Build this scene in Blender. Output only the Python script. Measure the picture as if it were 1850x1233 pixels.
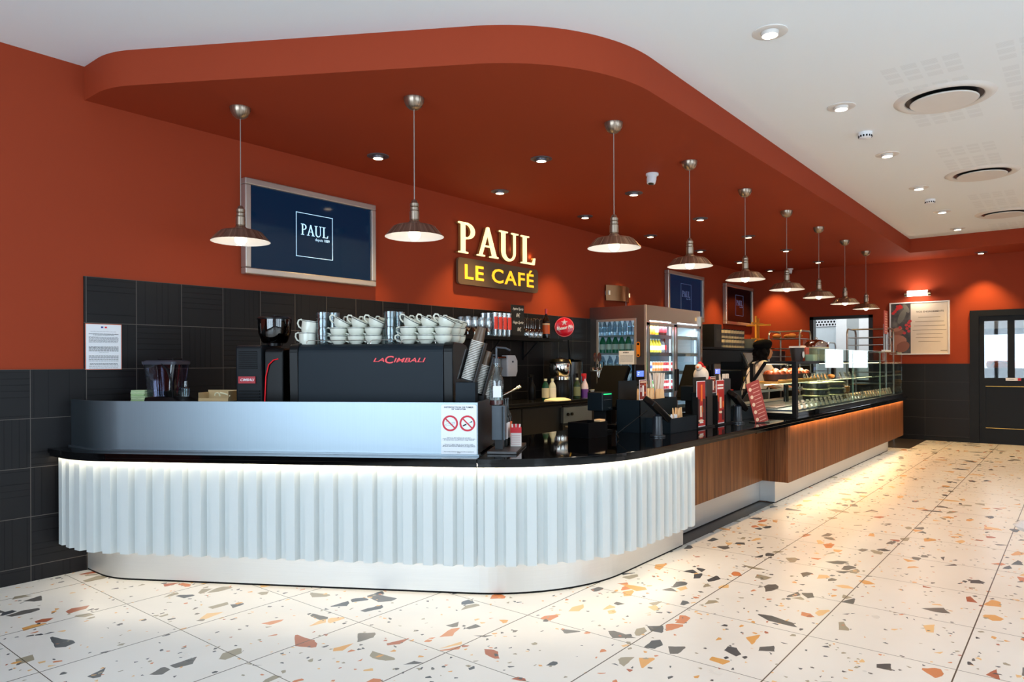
import bpy, math, random
from mathutils import Vector, Matrix
R = math.radians
PI = math.pi
random.seed(7)
scene = bpy.context.scene
for o in list(bpy.data.objects):
    bpy.data.objects.remove(o)
COL = scene.collection

# ------------------------------------------------------------------ camera
# x runs along the long counter, y towards the back wall, z up, metres
FPX, PCX, PCY = 1282.7, 925.0, 655.5
TH, ROLL, CAMH = R(38.807), 0.0038, 1.4
fwd = Vector((math.cos(TH), math.sin(TH), 0))
rgt = Vector((math.sin(TH), -math.cos(TH), 0))
up = Vector((0, 0, 1))
rc = rgt * math.cos(ROLL) - up * math.sin(ROLL)
uc = rgt * math.sin(ROLL) + up * math.cos(ROLL)
cam = bpy.data.cameras.new('camera')
cam.sensor_width = 36.0
cam.lens = 36.0 * FPX / 1850.0
cam.shift_y = (PCY - 616.5) / 1850.0
cam.clip_start = 0.05
camo = bpy.data.objects.new('camera', cam)
COL.objects.link(camo)
m = Matrix((rc, uc, -fwd)).transposed().to_4x4()
m.translation = Vector((0, 0, CAMH))
camo.matrix_world = m
scene.camera = camo

# ------------------------------------------------------------------ world, view
w = bpy.data.worlds.new('daylight')
scene.world = w
w.use_nodes = True
bg = w.node_tree.nodes['Background']
bg.inputs[0].default_value = (0.72, 0.85, 1.0, 1)
bg.inputs[1].default_value = 1.2
vs = scene.view_settings
vs.view_transform = 'Standard'
vs.look = 'None'
vs.gamma = 1.0
vs.use_curve_mapping = False
vs.exposure = 0.35
scene.cycles.use_denoising = True
scene.cycles.max_bounces = 8
scene.cycles.transparent_max_bounces = 24
scene.cycles.caustics_reflective = False
scene.cycles.caustics_refractive = False
scene.cycles.sample_clamp_indirect = 4.0

def area(name, loc, target, sx, sy, power, col, spread=180):
    l = bpy.data.lights.new(name, 'AREA')
    l.shape = 'RECTANGLE'; l.size = sx; l.size_y = sy
    l.energy = power; l.color = col; l.spread = R(spread)
    o = bpy.data.objects.new(name, l); COL.objects.link(o)
    o.location = loc
    o.rotation_euler = (Vector(target) - Vector(loc)).to_track_quat('-Z', 'Y').to_euler()
    return o
DAY = (0.68, 0.85, 1.0)
# daylight outside the shopfront glazing, left of and behind the photographer
area('daylight_left', (-3.3, 0.9, 1.75), (0, 0.9, 2.05), 5.6, 2.9, 262, DAY)
area('daylight_behind', (2.4, -4.3, 1.75), (2.2, 0, 2.2), 6.0, 2.9, 205, DAY)
area('daylight_behind_far', (9.5, -4.3, 1.75), (9.5, 0, 1.9), 5.0, 2.6, 40, (1.0, 0.80, 0.58))

# ------------------------------------------------------------------ helpers
def W(u, v, x=None, y=None, z=None, depth=None):
    """point of a known plane seen at a photo coordinate (for measuring only)"""
    r0 = (u - PCX) / FPX; d0 = (PCY - v) / FPX
    r = r0 * math.cos(ROLL) + d0 * math.sin(ROLL)
    d = -r0 * math.sin(ROLL) + d0 * math.cos(ROLL)
    D = Vector((math.cos(TH) + r * math.sin(TH), math.sin(TH) - r * math.cos(TH), d))
    if x is not None: k = x / D.x
    elif y is not None: k = y / D.y
    elif z is not None: k = (z - CAMH) / D.z
    else: k = depth
    return Vector((0, 0, CAMH)) + D * k
A0 = Vector((2.039, 4.795, 0)); BT = Vector((.5139, -.8578, 0)); BN = Vector((-.8578, -.5139, 0))
BARZ = math.atan2(BT.y, BT.x)          # rotation of things that face the bar front
def B(s, off, z=0):
    return A0 + BT * s + BN * off + Vector((0, 0, z))

def lin(c):
    c /= 255.0
    return c / 12.92 if c <= 0.04045 else ((c + 0.055) / 1.055) ** 2.4
def rgb(r, g, b): return (lin(r), lin(g), lin(b), 1)

class NT:
    def __init__(s, mat):
        mat.use_nodes = True; s.t = mat.node_tree; s.n = s.t.nodes; s.l = s.t.links
        s.b = s.n['Principled BSDF']; s.out = s.n['Material Output']
    def new(s, t, **k):
        n = s.n.new(t)
        for a, v in k.items(): setattr(n, a, v)
        return n
    def link(s, a, b): s.l.new(a, b)
    def val(s, inp, v):
        if hasattr(v, 'is_linked') or hasattr(v, 'links'): s.l.new(v, inp)
        else: inp.default_value = v
    def m(s, op, a, b=0.0, c=0.0):
        n = s.n.new('ShaderNodeMath'); n.operation = op
        s.val(n.inputs[0], a); s.val(n.inputs[1], b)
        if len(n.inputs) > 2: s.val(n.inputs[2], c)
        return n.outputs[0]
    def pos(s):
        g = s.n.new('ShaderNodeNewGeometry')
        sp = s.n.new('ShaderNodeSeparateXYZ'); s.l.new(g.outputs['Position'], sp.inputs[0])
        return g.outputs['Position'], sp.outputs[0], sp.outputs[1], sp.outputs[2]
    def xyz(s, x, y, z):
        n = s.n.new('ShaderNodeCombineXYZ'); s.val(n.inputs[0], x); s.val(n.inputs[1], y); s.val(n.inputs[2], z)
        return n.outputs[0]
    def noise(s, vec, scale, detail=2, rough=.5):
        n = s.n.new('ShaderNodeTexNoise'); s.l.new(vec, n.inputs['Vector'])
        n.inputs['Scale'].default_value = scale; n.inputs['Detail'].default_value = detail
        n.inputs['Roughness'].default_value = rough
        return n.outputs[0]
    def mix(s, f, a, b):
        n = s.n.new('ShaderNodeMix'); n.data_type = 'RGBA'
        s.val(n.inputs[0], f); s.val(n.inputs[6], a); s.val(n.inputs[7], b)
        return n.outputs[2]
    def ramp(s, f, stops, interp='LINEAR'):
        n = s.n.new('ShaderNodeValToRGB'); n.color_ramp.interpolation = interp
        e = n.color_ramp.elements
        while len(e) < len(stops): e.new(0.5)
        for i, (p, c) in enumerate(stops): e[i].position = p; e[i].color = c
        s.l.new(f, n.inputs[0]); return n.outputs[0]
    def bump(s, h, strength, dist=.01):
        n = s.n.new('ShaderNodeBump'); n.inputs['Strength'].default_value = strength
        n.inputs['Distance'].default_value = dist; s.l.new(h, n.inputs['Height'])
        s.l.new(n.outputs[0], s.b.inputs['Normal'])

MATS = {}
def mat(name, col=(200, 200, 200), rough=.5, metal=0.0, emis=None, es=0.0, alpha=1.0, coat=0.0, noise=.04, spec=None):
    if name in MATS: return MATS[name]
    mt = bpy.data.materials.new(name); MATS[name] = mt
    t = NT(mt); b = t.b
    c = rgb(*col)
    if noise:
        tc = t.new('ShaderNodeTexCoord')
        f = t.noise(tc.outputs['Object'], 9.0, 3)
        dk = tuple(x * (1 - noise) for x in c[:3]) + (1,); lt = tuple(min(1, x * (1 + noise)) for x in c[:3]) + (1,)
        t.link(t.mix(f, dk, lt), b.inputs['Base Color'])
    else:
        b.inputs['Base Color'].default_value = c
    b.inputs['Roughness'].default_value = rough
    b.inputs['Metallic'].default_value = metal
    if spec is not None: b.inputs['Specular IOR Level'].default_value = spec
    if coat: b.inputs['Coat Weight'].default_value = coat; b.inputs['Coat Roughness'].default_value = .05
    if emis:
        b.inputs['Emission Color'].default_value = rgb(*emis); b.inputs['Emission Strength'].default_value = es
    if alpha < 1: b.inputs['Alpha'].default_value = alpha
    return mt
def glass(name, col=(255, 255, 255), fac=0.06, rough=0.02, tint=1.0):
    """thin clear sheet or vessel wall: transparent with a Fresnel reflection"""
    if name in MATS: return MATS[name]
    mt = bpy.data.materials.new(name); MATS[name] = mt
    t = NT(mt); t.n.remove(t.b)
    tr = t.new('ShaderNodeBsdfTransparent'); tr.inputs[0].default_value = tuple(x * tint for x in rgb(*col)[:3]) + (1,)
    gl = t.new('ShaderNodeBsdfGlossy'); gl.inputs['Roughness'].default_value = rough
    lw = t.new('ShaderNodeLayerWeight'); lw.inputs[0].default_value = .35
    f = t.m('ADD', t.m('MULTIPLY', lw.outputs['Fresnel'], .42), fac)
    mx = t.new('ShaderNodeMixShader'); t.link(f, mx.inputs[0]); t.link(tr.outputs[0], mx.inputs[1]); t.link(gl.outputs[0], mx.inputs[2])
    t.link(mx.outputs[0], t.out.inputs[0])
    return mt

class MB:
    def __init__(s): s.v = []; s.f = []; s.m = []; s.s = []
    def add(s, vs, fs, mat=0, smooth=False, M=None):
        b = len(s.v)
        s.v += [tuple(M @ Vector(v)) for v in vs] if M is not None else [tuple(v) for v in vs]
        for f in fs: s.f.append([i + b for i in f]); s.m.append(mat); s.s.append(smooth)
        return s
    def box(s, x0, x1, y0, y1, z0, z1, mat=0, M=None):
        vs = [(x, y, z) for z in (z0, z1) for y in (y0, y1) for x in (x0, x1)]
        return s.add(vs, [(0, 2, 3, 1), (4, 5, 7, 6), (0, 1, 5, 4), (2, 6, 7, 3), (0, 4, 6, 2), (1, 3, 7, 5)], mat, False, M)
    def lathe(s, prof, n=20, c=(0, 0, 0), mat=0, M=None, close=False, mats=None):
        vs = []; fs = []; ms = []
        for r, z in prof:
            for i in range(n):
                a = 2 * PI * i / n; vs.append((c[0] + r * math.cos(a), c[1] + r * math.sin(a), c[2] + z))
        P = len(prof)
        b = len(s.v)
        s.v += [tuple(M @ Vector(v)) for v in vs] if M is not None else vs
        for k in range(P - 1):
            for i in range(n):
                j = (i + 1) % n
                s.f.append([b + k * n + i, b + k * n + j, b + (k + 1) * n + j, b + (k + 1) * n + i])
                s.m.append(mats[k] if mats else mat); s.s.append(True)
        for k, rev in ((0, True), (P - 1, False)):
            if prof[k][0] > 1e-5 and close:
                f = [b + k * n + i for i in range(n)]
                s.f.append(f[::-1] if rev else f); s.m.append(mats[min(k, P - 2)] if mats else mat); s.s.append(False)
        return s
    def cyl(s, c, r, h, n=16, r2=None, mat=0, M=None):
        return s.lathe([(r, 0), (r if r2 is None else r2, h)], n, c, mat, M, True)
    def tube(s, pts, r, n=8, mat=0, M=None, cap=True):
        pts = [Vector(p) for p in pts]; vs = []; fs = []
        prev = None
        for i, p in enumerate(pts):
            d = (pts[min(i + 1, len(pts) - 1)] - pts[max(i - 1, 0)]).normalized()
            if prev is None:
                a = Vector((0, 0, 1)) if abs(d.z) < .9 else Vector((1, 0, 0))
                u = d.cross(a).normalized()
            else:
                u = (prev - d * prev.dot(d)).normalized()
            prev = u; v = d.cross(u)
            rr = r[i] if isinstance(r, (list, tuple)) else r
            for k in range(n):
                an = 2 * PI * k / n; vs.append(p + (u * math.cos(an) + v * math.sin(an)) * rr)
        for i in range(len(pts) - 1):
            for k in range(n):
                j = (k + 1) % n; fs.append((i * n + k, i * n + j, (i + 1) * n + j, (i + 1) * n + k))
        s.add(vs, fs, mat, True, M)
        if cap:
            b = len(s.v) - len(vs)
            s.f.append([b + k for k in range(n)][::-1]); s.m.append(mat); s.s.append(False)
            s.f.append([b + (len(pts) - 1) * n + k for k in range(n)]); s.m.append(mat); s.s.append(False)
        return s
    def prism(s, poly, z0, z1, mat=0, M=None, top=None):
        n = len(poly)
        vs = [(x, y, z0) for x, y in poly] + [(x, y, z1) for x, y in poly]
        fs = [list(range(n))[::-1]] + [(i, (i + 1) % n, n + (i + 1) % n, n + i) for i in range(n)]
        s.add(vs, fs, mat, False, M)
        b = len(s.v) - 2 * n
        s.f.append([b + n + i for i in range(n)]); s.m.append(mat if top is None else top); s.s.append(False)
        return s
    def quad(s, a, b, c, d, mat=0): return s.add([a, b, c, d], [(0, 1, 2, 3)], mat)
    def ball(s, c, r, n=16, k=8, mat=0, sz=1.0, M=None):
        return s.lathe([(r * math.sin(PI * i / k) + (1e-4 if i in (0, k) else 0), -r * sz * math.cos(PI * i / k)) for i in range(k + 1)], n, c, mat, M)
    def sheet(s, path, z0, z1, th, mat=0):
        """vertical wall of thickness th along an xy path"""
        L = []; N = len(path)
        for i, p in enumerate(path):
            a = Vector(path[max(i - 1, 0)]); b = Vector(path[min(i + 1, N - 1)])
            d = (b - a).normalized(); L.append((p[0] - d.y * th, p[1] + d.x * th))
        return s.strip(path, L, z0, z1, mat)
    def strip(s, pa, pb, z0, z1, mat=0):
        N = len(pa)
        vs = [(x, y, z) for z in (z0, z1) for (x, y) in list(pa) + list(pb)]
        fs = []
        for i in range(N - 1):
            a, b, c, d = i, i + 1, N + i + 1, N + i
            fs += [(a, b, 2 * N + b, 2 * N + a), (c, d, 2 * N + d, 2 * N + c), (b, a, d, c), (2 * N + a, 2 * N + b, 2 * N + c, 2 * N + d)]
        fs += [(0, 2 * N, 3 * N, N), (N - 1, 2 * N - 1, 4 * N - 1, 3 * N - 1)]
        return s.add(vs, fs, mat)
    def build(s, name, mats, parent=None, loc=None, rz=0, bevel=0, kind=None):
        me = bpy.data.meshes.new(name)
        me.from_pydata(s.v, [], s.f)
        for mt in (mats if isinstance(mats, (list, tuple)) else [mats]):
            me.materials.append(mt)
        me.polygons.foreach_set('material_index', s.m)
        me.polygons.foreach_set('use_smooth', s.s)
        me.update()
        if any(s.s): me.set_sharp_from_angle(angle=R(40))
        o = bpy.data.objects.new(name, me); COL.objects.link(o)
        if parent is not None: o.parent = parent
        if loc is not None: o.location = loc
        if rz: o.rotation_euler = (0, 0, rz)
        if bevel:
            b = o.modifiers.new('bevel', 'BEVEL'); b.width = bevel; b.segments = 2; b.limit_method = 'ANGLE'
        if kind: o['kind'] = kind
        return o

def tag(o, label=None, cat=None, group=None, kind=None):
    if label: o['label'] = label
    if cat: o['category'] = cat
    if group: o['group'] = group
    if kind: o['kind'] = kind
    return o
def thing(name, label, cat, loc=(0, 0, 0), rz=0, group=None):
    o = bpy.data.objects.new(name, None); COL.objects.link(o)
    o.empty_display_size = .05
    o.location = loc; o.rotation_euler = (0, 0, rz)
    return tag(o, label, cat, group)
def kids(o): return [c for c in COL.objects if c.parent is o]
KID = {}
def dup(root, loc, label, rz=None, group=None, rot=None):
    if root.name not in KID:
        ks = kids(root); KID[root.name] = [(k, kids(k)) for k in ks]
    r = root.copy(); COL.objects.link(r); r.location = loc
    if rz is not None: r.rotation_euler = (0, 0, rz)
    if rot is not None: r.rotation_euler = rot
    r['label'] = label
    if group: r['group'] = group
    for k, gs in KID[root.name]:
        c = k.copy(); COL.objects.link(c); c.parent = r
        for g in gs:
            d = g.copy(); COL.objects.link(d); d.parent = c
    return r
ORD = ['first', 'second', 'third', 'fourth', 'fifth', 'sixth', 'seventh', 'eighth', 'ninth', 'tenth', 'eleventh', 'twelfth',
       'thirteenth', 'fourteenth', 'fifteenth', 'sixteenth', 'seventeenth', 'eighteenth', 'nineteenth', 'twentieth',
       'twenty-first', 'twenty-second', 'twenty-third', 'twenty-fourth', 'twenty-fifth', 'twenty-sixth', 'twenty-seventh', 'twenty-eighth', 'twenty-ninth', 'thirtieth',
       'thirty-first', 'thirty-second', 'thirty-third', 'thirty-fourth', 'thirty-fifth', 'thirty-sixth']
def nth(i, n, a='left'):
    return {0: 'leftmost', n - 1: 'rightmost'}.get(i, ORD[i] + ' from the ' + a)

def text(body, h, mt, parent, loc, rx=PI / 2, rz=0, width=None, ext=.0006, off=0, shear=0, name='lettering', align='CENTER', ry=0, spacing=1.0, line=1.0):
    """letters standing on the parent's front (facing local -y); h is the capital height"""
    cu = bpy.data.curves.new(name, 'FONT'); cu.body = body; cu.size = 1.0
    cu.extrude = ext / h * .73; cu.offset = off; cu.shear = shear; cu.space_character = spacing; cu.space_line = line
    cu.align_x = align; cu.align_y = 'CENTER'
    cu.resolution_u = 3
    t = bpy.data.objects.new(name, cu)
    me = bpy.data.meshes.new_from_object(t)
    bpy.data.objects.remove(t); bpy.data.curves.remove(cu)
    k = h / .73; kx = k
    if width:
        xs = [v.co.x for v in me.vertices]
        if xs: kx = width / max(1e-6, (max(xs) - min(xs)))
    for v in me.vertices: v.co.x *= kx; v.co.y *= k; v.co.z *= k
    me.name = name; me.materials.clear(); me.materials.append(mt)
    o = bpy.data.objects.new(name, me); COL.objects.link(o); o.parent = parent
    o.location = loc; o.rotation_euler = (rx, ry, rz)
    return o

def fillet(p0, p1, p2, r, n=14):
    a = (Vector(p0) - Vector(p1)).normalized(); b = (Vector(p2) - Vector(p1)).normalized()
    ang = a.angle(b); tl = r / math.tan(ang / 2)
    c = Vector(p1) + (a + b).normalized() * (r / math.sin(ang / 2))
    s = Vector(p1) + a * tl - c; e = Vector(p1) + b * tl - c
    a0 = math.atan2(s.y, s.x); a1 = math.atan2(e.y, e.x)
    d = (a1 - a0 + PI) % (2 * PI) - PI
    return [(c.x + r * math.cos(a0 + d * i / n), c.y + r * math.sin(a0 + d * i / n)) for i in range(n + 1)]
def barpath(off, xend, r1=.53, r2=1.06, x0=1.955, yf=2.372, bo=0.0, y0=5.3, n=14):
    """plan of the bar: from the wall, round the first bend, the slanted front, round the large bend, along +x"""
    X = x0 - off; Yf = yf - off
    a = A0 + BN * (off + bo)
    s1 = (X - a.x) / BT.x; c1 = (X, a.y + BT.y * s1)
    s2 = (Yf - a.y) / BT.y; c2 = (a.x + BT.x * s2, Yf)
    P = [(X, y0)] + fillet((X, y0), c1, c2, r1 + off, n) + fillet(c1, c2, (xend, Yf), r2 + off, n + 6) + [(xend, Yf)]
    return P
def resample(path, step):
    P = [Vector(p) for p in path]; out = []; acc = 0.0; nxt = 0.0
    for a, b in zip(P, P[1:]):
        L = (b - a).length
        while nxt <= acc + L + 1e-9:
            k = (nxt - acc) / L if L else 0
            d = (b - a).normalized(); out.append((a + (b - a) * k, d)); nxt += step
        acc += L
    return out
# ------------------------------------------------------------------ surface materials
def floor_mat():
    mt = bpy.data.materials.new('terrazzo_tiles'); t = NT(mt); b = t.b
    P, x, y, z = t.pos()
    base = rgb(242, 238, 230)
    col = t.mix(t.noise(P, 3.0, 4), rgb(226, 221, 213), rgb(238, 234, 227))
    warp = t.new('ShaderNodeVectorMath', operation='ADD'); t.link(P, warp.inputs[0])
    nz = t.new('ShaderNodeTexNoise'); nz.inputs['Scale'].default_value = 11; t.link(P, nz.inputs['Vector'])
    sc_ = t.new('ShaderNodeVectorMath', operation='SCALE'); t.link(nz.outputs[1], sc_.inputs[0]); sc_.inputs['Scale'].default_value = .02
    t.link(sc_.outputs[0], warp.inputs[1])
    cols = [(0.0, rgb(74, 78, 82)), (.17, rgb(224, 165, 92)), (.30, rgb(98, 95, 92)), (.40, rgb(208, 128, 80)), (.50, rgb(160, 150, 128)),
            (.68, rgb(66, 70, 74)), (.80, rgb(232, 190, 130)), (.96, rgb(176, 96, 64))]
    def layer(col, scale, keep, edge, stretch, seed):
        mp = t.new('ShaderNodeMapping'); mp.inputs['Scale'].default_value = stretch; mp.inputs['Location'].default_value = (seed, seed * 1.7, 0)
        mp.inputs['Rotation'].default_value = (0, 0, seed)
        t.link(warp.outputs[0], mp.inputs['Vector'])
        v1 = t.new('ShaderNodeTexVoronoi', voronoi_dimensions='2D'); v1.inputs['Scale'].default_value = scale; t.link(mp.outputs[0], v1.inputs['Vector'])
        v2 = t.new('ShaderNodeTexVoronoi', voronoi_dimensions='2D', feature='DISTANCE_TO_EDGE'); v2.inputs['Scale'].default_value = scale; t.link(mp.outputs[0], v2.inputs['Vector'])
        s = t.new('ShaderNodeSeparateColor'); t.link(v1.outputs['Color'], s.inputs[0])
        sel = t.m('LESS_THAN', s.outputs[0], keep)
        e = t.m('GREATER_THAN', v2.outputs[0], t.m('MULTIPLY_ADD', s.outputs[1], edge * 1.6, edge * .4))
        f = t.m('MULTIPLY', sel, e)
        return t.mix(f, col, t.ramp(s.outputs[2], cols, 'CONSTANT'))
    col = layer(col, 9.5, .10, .10, (1, 1.5, 1), .6)
    col = layer(col, 7.0, .035, .12, (1.5, .9, 1), 2.4)
    col = layer(col, 30.0, .03, .12, (1, 1.3, 1), 1.3)
    col = layer(col, 60.0, .02, .10, (1, 1, 1), 3.3)
    def line(c, off, wd):
        a = t.m('FRACT', t.m('DIVIDE', t.m('SUBTRACT', c, off), .65))
        return t.m('LESS_THAN', t.m('MINIMUM', a, t.m('SUBTRACT', 1.0, a)), wd)
    g = t.m('MAXIMUM', line(x, 2.465 - .65 * 4, .0032), line(y, 1.10 - .65 * 8, .0048))
    col = t.mix(g, col, rgb(78, 66, 50))
    t.link(col, b.inputs['Base Color'])
    b.inputs['Roughness'].default_value = .28
    t.link(t.m('MULTIPLY_ADD', t.noise(P, 5, 3), .12, .24), b.inputs['Roughness'])
    return mt
def tile_mat(name, base, line, u0, v0, tw, th, groove=1.0, gap=.004):
    mt = bpy.data.materials.new(name); t = NT(mt); b = t.b
    P, x, y, z = t.pos()
    u = t.m('DIVIDE', t.m('SUBTRACT', t.m('ADD', x, y), u0), tw); v = t.m('DIVIDE', t.m('SUBTRACT', z, v0), th)
    fu, fv = t.m('FRACT', u), t.m('FRACT', v)
    iu, iv = t.m('FLOOR', u), t.m('FLOOR', v)
    par = t.m('FRACT', t.m('MULTIPLY', t.m('ADD', iu, iv), .5)); par = t.m('GREATER_THAN', par, .25)
    # ribbed relief: rows of grooves, turned a quarter from one tile to the next
    mixc = t.m('ADD', t.m('MULTIPLY', fu, par), t.m('MULTIPLY', fv, t.m('SUBTRACT', 1, par)))
    fr = t.m('FRACT', t.m('MULTIPLY', mixc, 8.0))
    gr = t.m('LESS_THAN', t.m('ABSOLUTE', t.m('SUBTRACT', fr, .5)), .07)
    wn = t.new('ShaderNodeTexWhiteNoise', noise_dimensions='3D')
    t.link(t.xyz(iu, iv, t.m('FLOOR', t.m('MULTIPLY', mixc, 8.0))), wn.inputs['Vector'])
    fade = t.m('MULTIPLY', t.m('GREATER_THAN', wn.outputs[0], .35), t.m('MULTIPLY', gr, groove))
    eu = t.m('MINIMUM', fu, t.m('SUBTRACT', 1, fu)); ev = t.m('MINIMUM', fv, t.m('SUBTRACT', 1, fv))
    gl = t.m('MAXIMUM', t.m('LESS_THAN', t.m('MULTIPLY', eu, tw), gap * .5), t.m('LESS_THAN', t.m('MULTIPLY', ev, th), gap * .5))
    c = t.mix(fade, rgb(*base), tuple(q * .45 for q in rgb(*base)[:3]) + (1,))
    c = t.mix(gl, c, rgb(*line))
    t.link(c, b.inputs['Base Color'])
    b.inputs['Roughness'].default_value = .38; b.inputs['Specular IOR Level'].default_value = .16
    t.bump(t.m('SUBTRACT', 1.0, t.m('MAXIMUM', fade, gl)), .5, .004)
    return mt
def paint_mat(name, c, rough=.75):
    mt = bpy.data.materials.new(name); t = NT(mt); b = t.b
    P, x, y, z = t.pos()
    k = rgb(*c)
    t.link(t.mix(t.noise(P, 1.2, 3), tuple(q * .95 for q in k[:3]) + (1,), tuple(min(1, q * 1.05) for q in k[:3]) + (1,)), b.inputs['Base Color'])
    b.inputs['Roughness'].default_value = rough; b.inputs['Specular IOR Level'].default_value = .3
    t.bump(t.noise(P, 220, 2), .12, .002)
    return mt
def ceiling_mat():
    mt = bpy.data.materials.new('perforated_ceiling'); t = NT(mt); b = t.b
    P, x, y, z = t.pos()
    # acoustic boards: blocks of fine slots in bands
    yb = t.m('FRACT', t.m('DIVIDE', t.m('SUBTRACT', y, .635 - 6.7), .67))
    inb = t.m('LESS_THAN', yb, .74)
    blk = t.m('FRACT', t.m('MULTIPLY', yb, .67 / .124)); by = t.m('LESS_THAN', blk, .76)
    xb = t.m('FRACT', t.m('DIVIDE', t.m('SUBTRACT', x, 4.76), .60)); inx = t.m('LESS_THAN', xb, .82)
    bk = t.m('FRACT', t.m('MULTIPLY', xb, .60 / .123)); bx = t.m('LESS_THAN', bk, .74)
    slot = t.m('LESS_THAN', t.m('FRACT', t.m('MULTIPLY', x, 72)), .45)
    lim = t.m('MULTIPLY', t.m('GREATER_THAN', x, 4.76), t.m('LESS_THAN', y, 1.15))
    gap = t.m('GREATER_THAN', t.m('FRACT', t.m('DIVIDE', t.m('SUBTRACT', x, 4.76), 2.4)), .30)
    f = slot
    for q in (inb, by, inx, bx, lim, gap): f = t.m('MULTIPLY', f, q)
    c = t.mix(t.m('MULTIPLY', f, .15), rgb(242, 249, 253), rgb(112, 118, 124))
    t.link(c, b.inputs['Base Color']); b.inputs['Roughness'].default_value = .8
    return mt
def wood_mat():
    mt = bpy.data.materials.new('walnut_veneer'); t = NT(mt); b = t.b
    P, x, y, z = t.pos()
    u = t.m('ADD', x, t.m('MULTIPLY', y, .9))
    v1 = t.xyz(t.m('MULTIPLY', u, 26), 0.0, t.m('MULTIPLY', z, .9)); v2 = t.xyz(t.m('MULTIPLY', u, 130), 0.0, t.m('MULTIPLY', z, 1.6))
    v3 = t.xyz(t.m('MULTIPLY', u, 3.2), 0.0, t.m('MULTIPLY', z, .25))
    f = t.m('ADD', t.m('MULTIPLY', t.noise(v1, 1, 4, .6), .55), t.m('MULTIPLY', t.noise(v2, 1, 3), .45))
    c = t.ramp(f, [(.30, rgb(44, 22, 11)), (.45, rgb(98, 57, 30)), (.56, rgb(134, 84, 47)), (.75, rgb(172, 118, 74))])
    c = t.mix(t.m('MULTIPLY', t.noise(v3, 1, 2), .5), c, rgb(96, 54, 28))
    t.link(c, b.inputs['Base Color']); b.inputs['Roughness'].default_value = .45; b.inputs['Specular IOR Level'].default_value = .25
    return mt
def steel_mat(name, col=(196, 198, 200), rough=.33, axis='z'):
    mt = bpy.data.materials.new(name); t = NT(mt); b = t.b
    tc = t.new('ShaderNodeTexCoord'); mp = t.new('ShaderNodeMapping'); t.link(tc.outputs['Object'], mp.inputs['Vector'])
    mp.inputs['Scale'].default_value = (3, 3, 400) if axis == 'x' else (300, 300, 2)
    f = t.noise(mp.outputs[0], 1, 2)
    k = rgb(*col)
    t.link(t.mix(f, tuple(q * .93 for q in k[:3]) + (1,), tuple(min(1, q * 1.05) for q in k[:3]) + (1,)), b.inputs['Base Color'])
    b.inputs['Metallic'].default_value = 1.0
    t.link(t.m('MULTIPLY_ADD', f, .08, rough - .04), b.inputs['Roughness'])
    return mt
M_FLOOR = floor_mat()
M_CEIL = ceiling_mat()
M_RED = paint_mat('terracotta_paint', (152, 56, 25))
M_WHITE = paint_mat('white_paint', (236, 236, 234))
M_TILE = tile_mat('dark_relief_tiles', (26, 24, 25), (92, 86, 80), 1.608 + 5.3 - .3287 * 20, 2.0 - .3165 * 8, .3287, .3165)
M_TILEF = tile_mat('dark_large_tiles', (28, 26, 26), (70, 66, 62), 14.39 + 1.51 - .66 * 3, 1.352 - .3165 * 5, .66, .3165, .0)
M_WOOD = wood_mat()
M_STEEL = steel_mat('brushed_steel', (142, 155, 164), .38)
M_STEELX = steel_mat('brushed_steel_plinth', (206, 206, 204), .42, 'x'); M_STEELX.node_tree.nodes['Principled BSDF'].inputs['Metallic'].default_value = .7
def nickel_mat():
    mt = bpy.data.materials.new('brushed_nickel'); t = NT(mt); b = t.b
    tc = t.new('ShaderNodeTexCoord'); sp_ = t.new('ShaderNodeSeparateXYZ'); t.link(tc.outputs['Object'], sp_.inputs[0])
    f = t.noise(t.xyz(t.m('MULTIPLY', t.m('ARCTAN2', sp_.outputs[1], sp_.outputs[0]), 7.0), 0.0, 0.0), 1, 3, .7)
    t.link(t.ramp(f, [(.3, rgb(128, 112, 98)), (.5, rgb(160, 142, 125)), (.68, rgb(206, 190, 170))]), b.inputs['Base Color'])
    b.inputs['Metallic'].default_value = .85; b.inputs['Roughness'].default_value = .3
    return mt
M_NICKEL = nickel_mat()
M_CHROME = mat('chrome', (214, 210, 202), .09, 1.0, noise=.01)
M_STONE = mat('polished_black_stone', (5, 5, 6), .04, 0, noise=.2, spec=.45)
M_BLACK = mat('matt_black', (10, 10, 11), .5, spec=.15)
M_BLACKS = mat('satin_black', (11, 11, 12), .3, spec=.2)
M_BLACKM = mat('black_steel', (20, 21, 23), .4, .0, spec=.25)
M_FLUTE = mat('white_fluted_lacquer', (202, 207, 206), .38, noise=.01)
M_LED = mat('led_strip', (255, 244, 225), .5, emis=(255, 236, 206), es=21, noise=0)
M_LEDB = mat('led_strip_low', (255, 244, 225), .5, emis=(255, 238, 212), es=9, noise=0)
M_LEDW = mat('led_strip_amber', (255, 214, 160), .5, emis=(255, 198, 126), es=95, noise=0)
M_PAPER = mat('white_paper', (236, 238, 242), .7, noise=.01)
M_INK = mat('black_ink', (28, 28, 32), .7, noise=0)
M_GREYINK = mat('grey_ink', (96, 98, 104), .7, noise=0)
M_SCREEN = None

# ------------------------------------------------------------------ the room
S = lambda mb, name, mt, parent=None: mb.build(name, mt, parent, kind=None if parent else 'structure')
fl = MB(); fl.quad((-3.2, -4.2, 0), (19, -4.2, 0), (19, 5.6, 0), (-3.2, 5.6, 0)); S(fl, 'floor', M_FLOOR)
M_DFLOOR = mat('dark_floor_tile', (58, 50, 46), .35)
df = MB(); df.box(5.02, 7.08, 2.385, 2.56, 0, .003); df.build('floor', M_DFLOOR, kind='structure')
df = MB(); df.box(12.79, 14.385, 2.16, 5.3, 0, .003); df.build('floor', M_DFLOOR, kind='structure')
XF = 14.39
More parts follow.
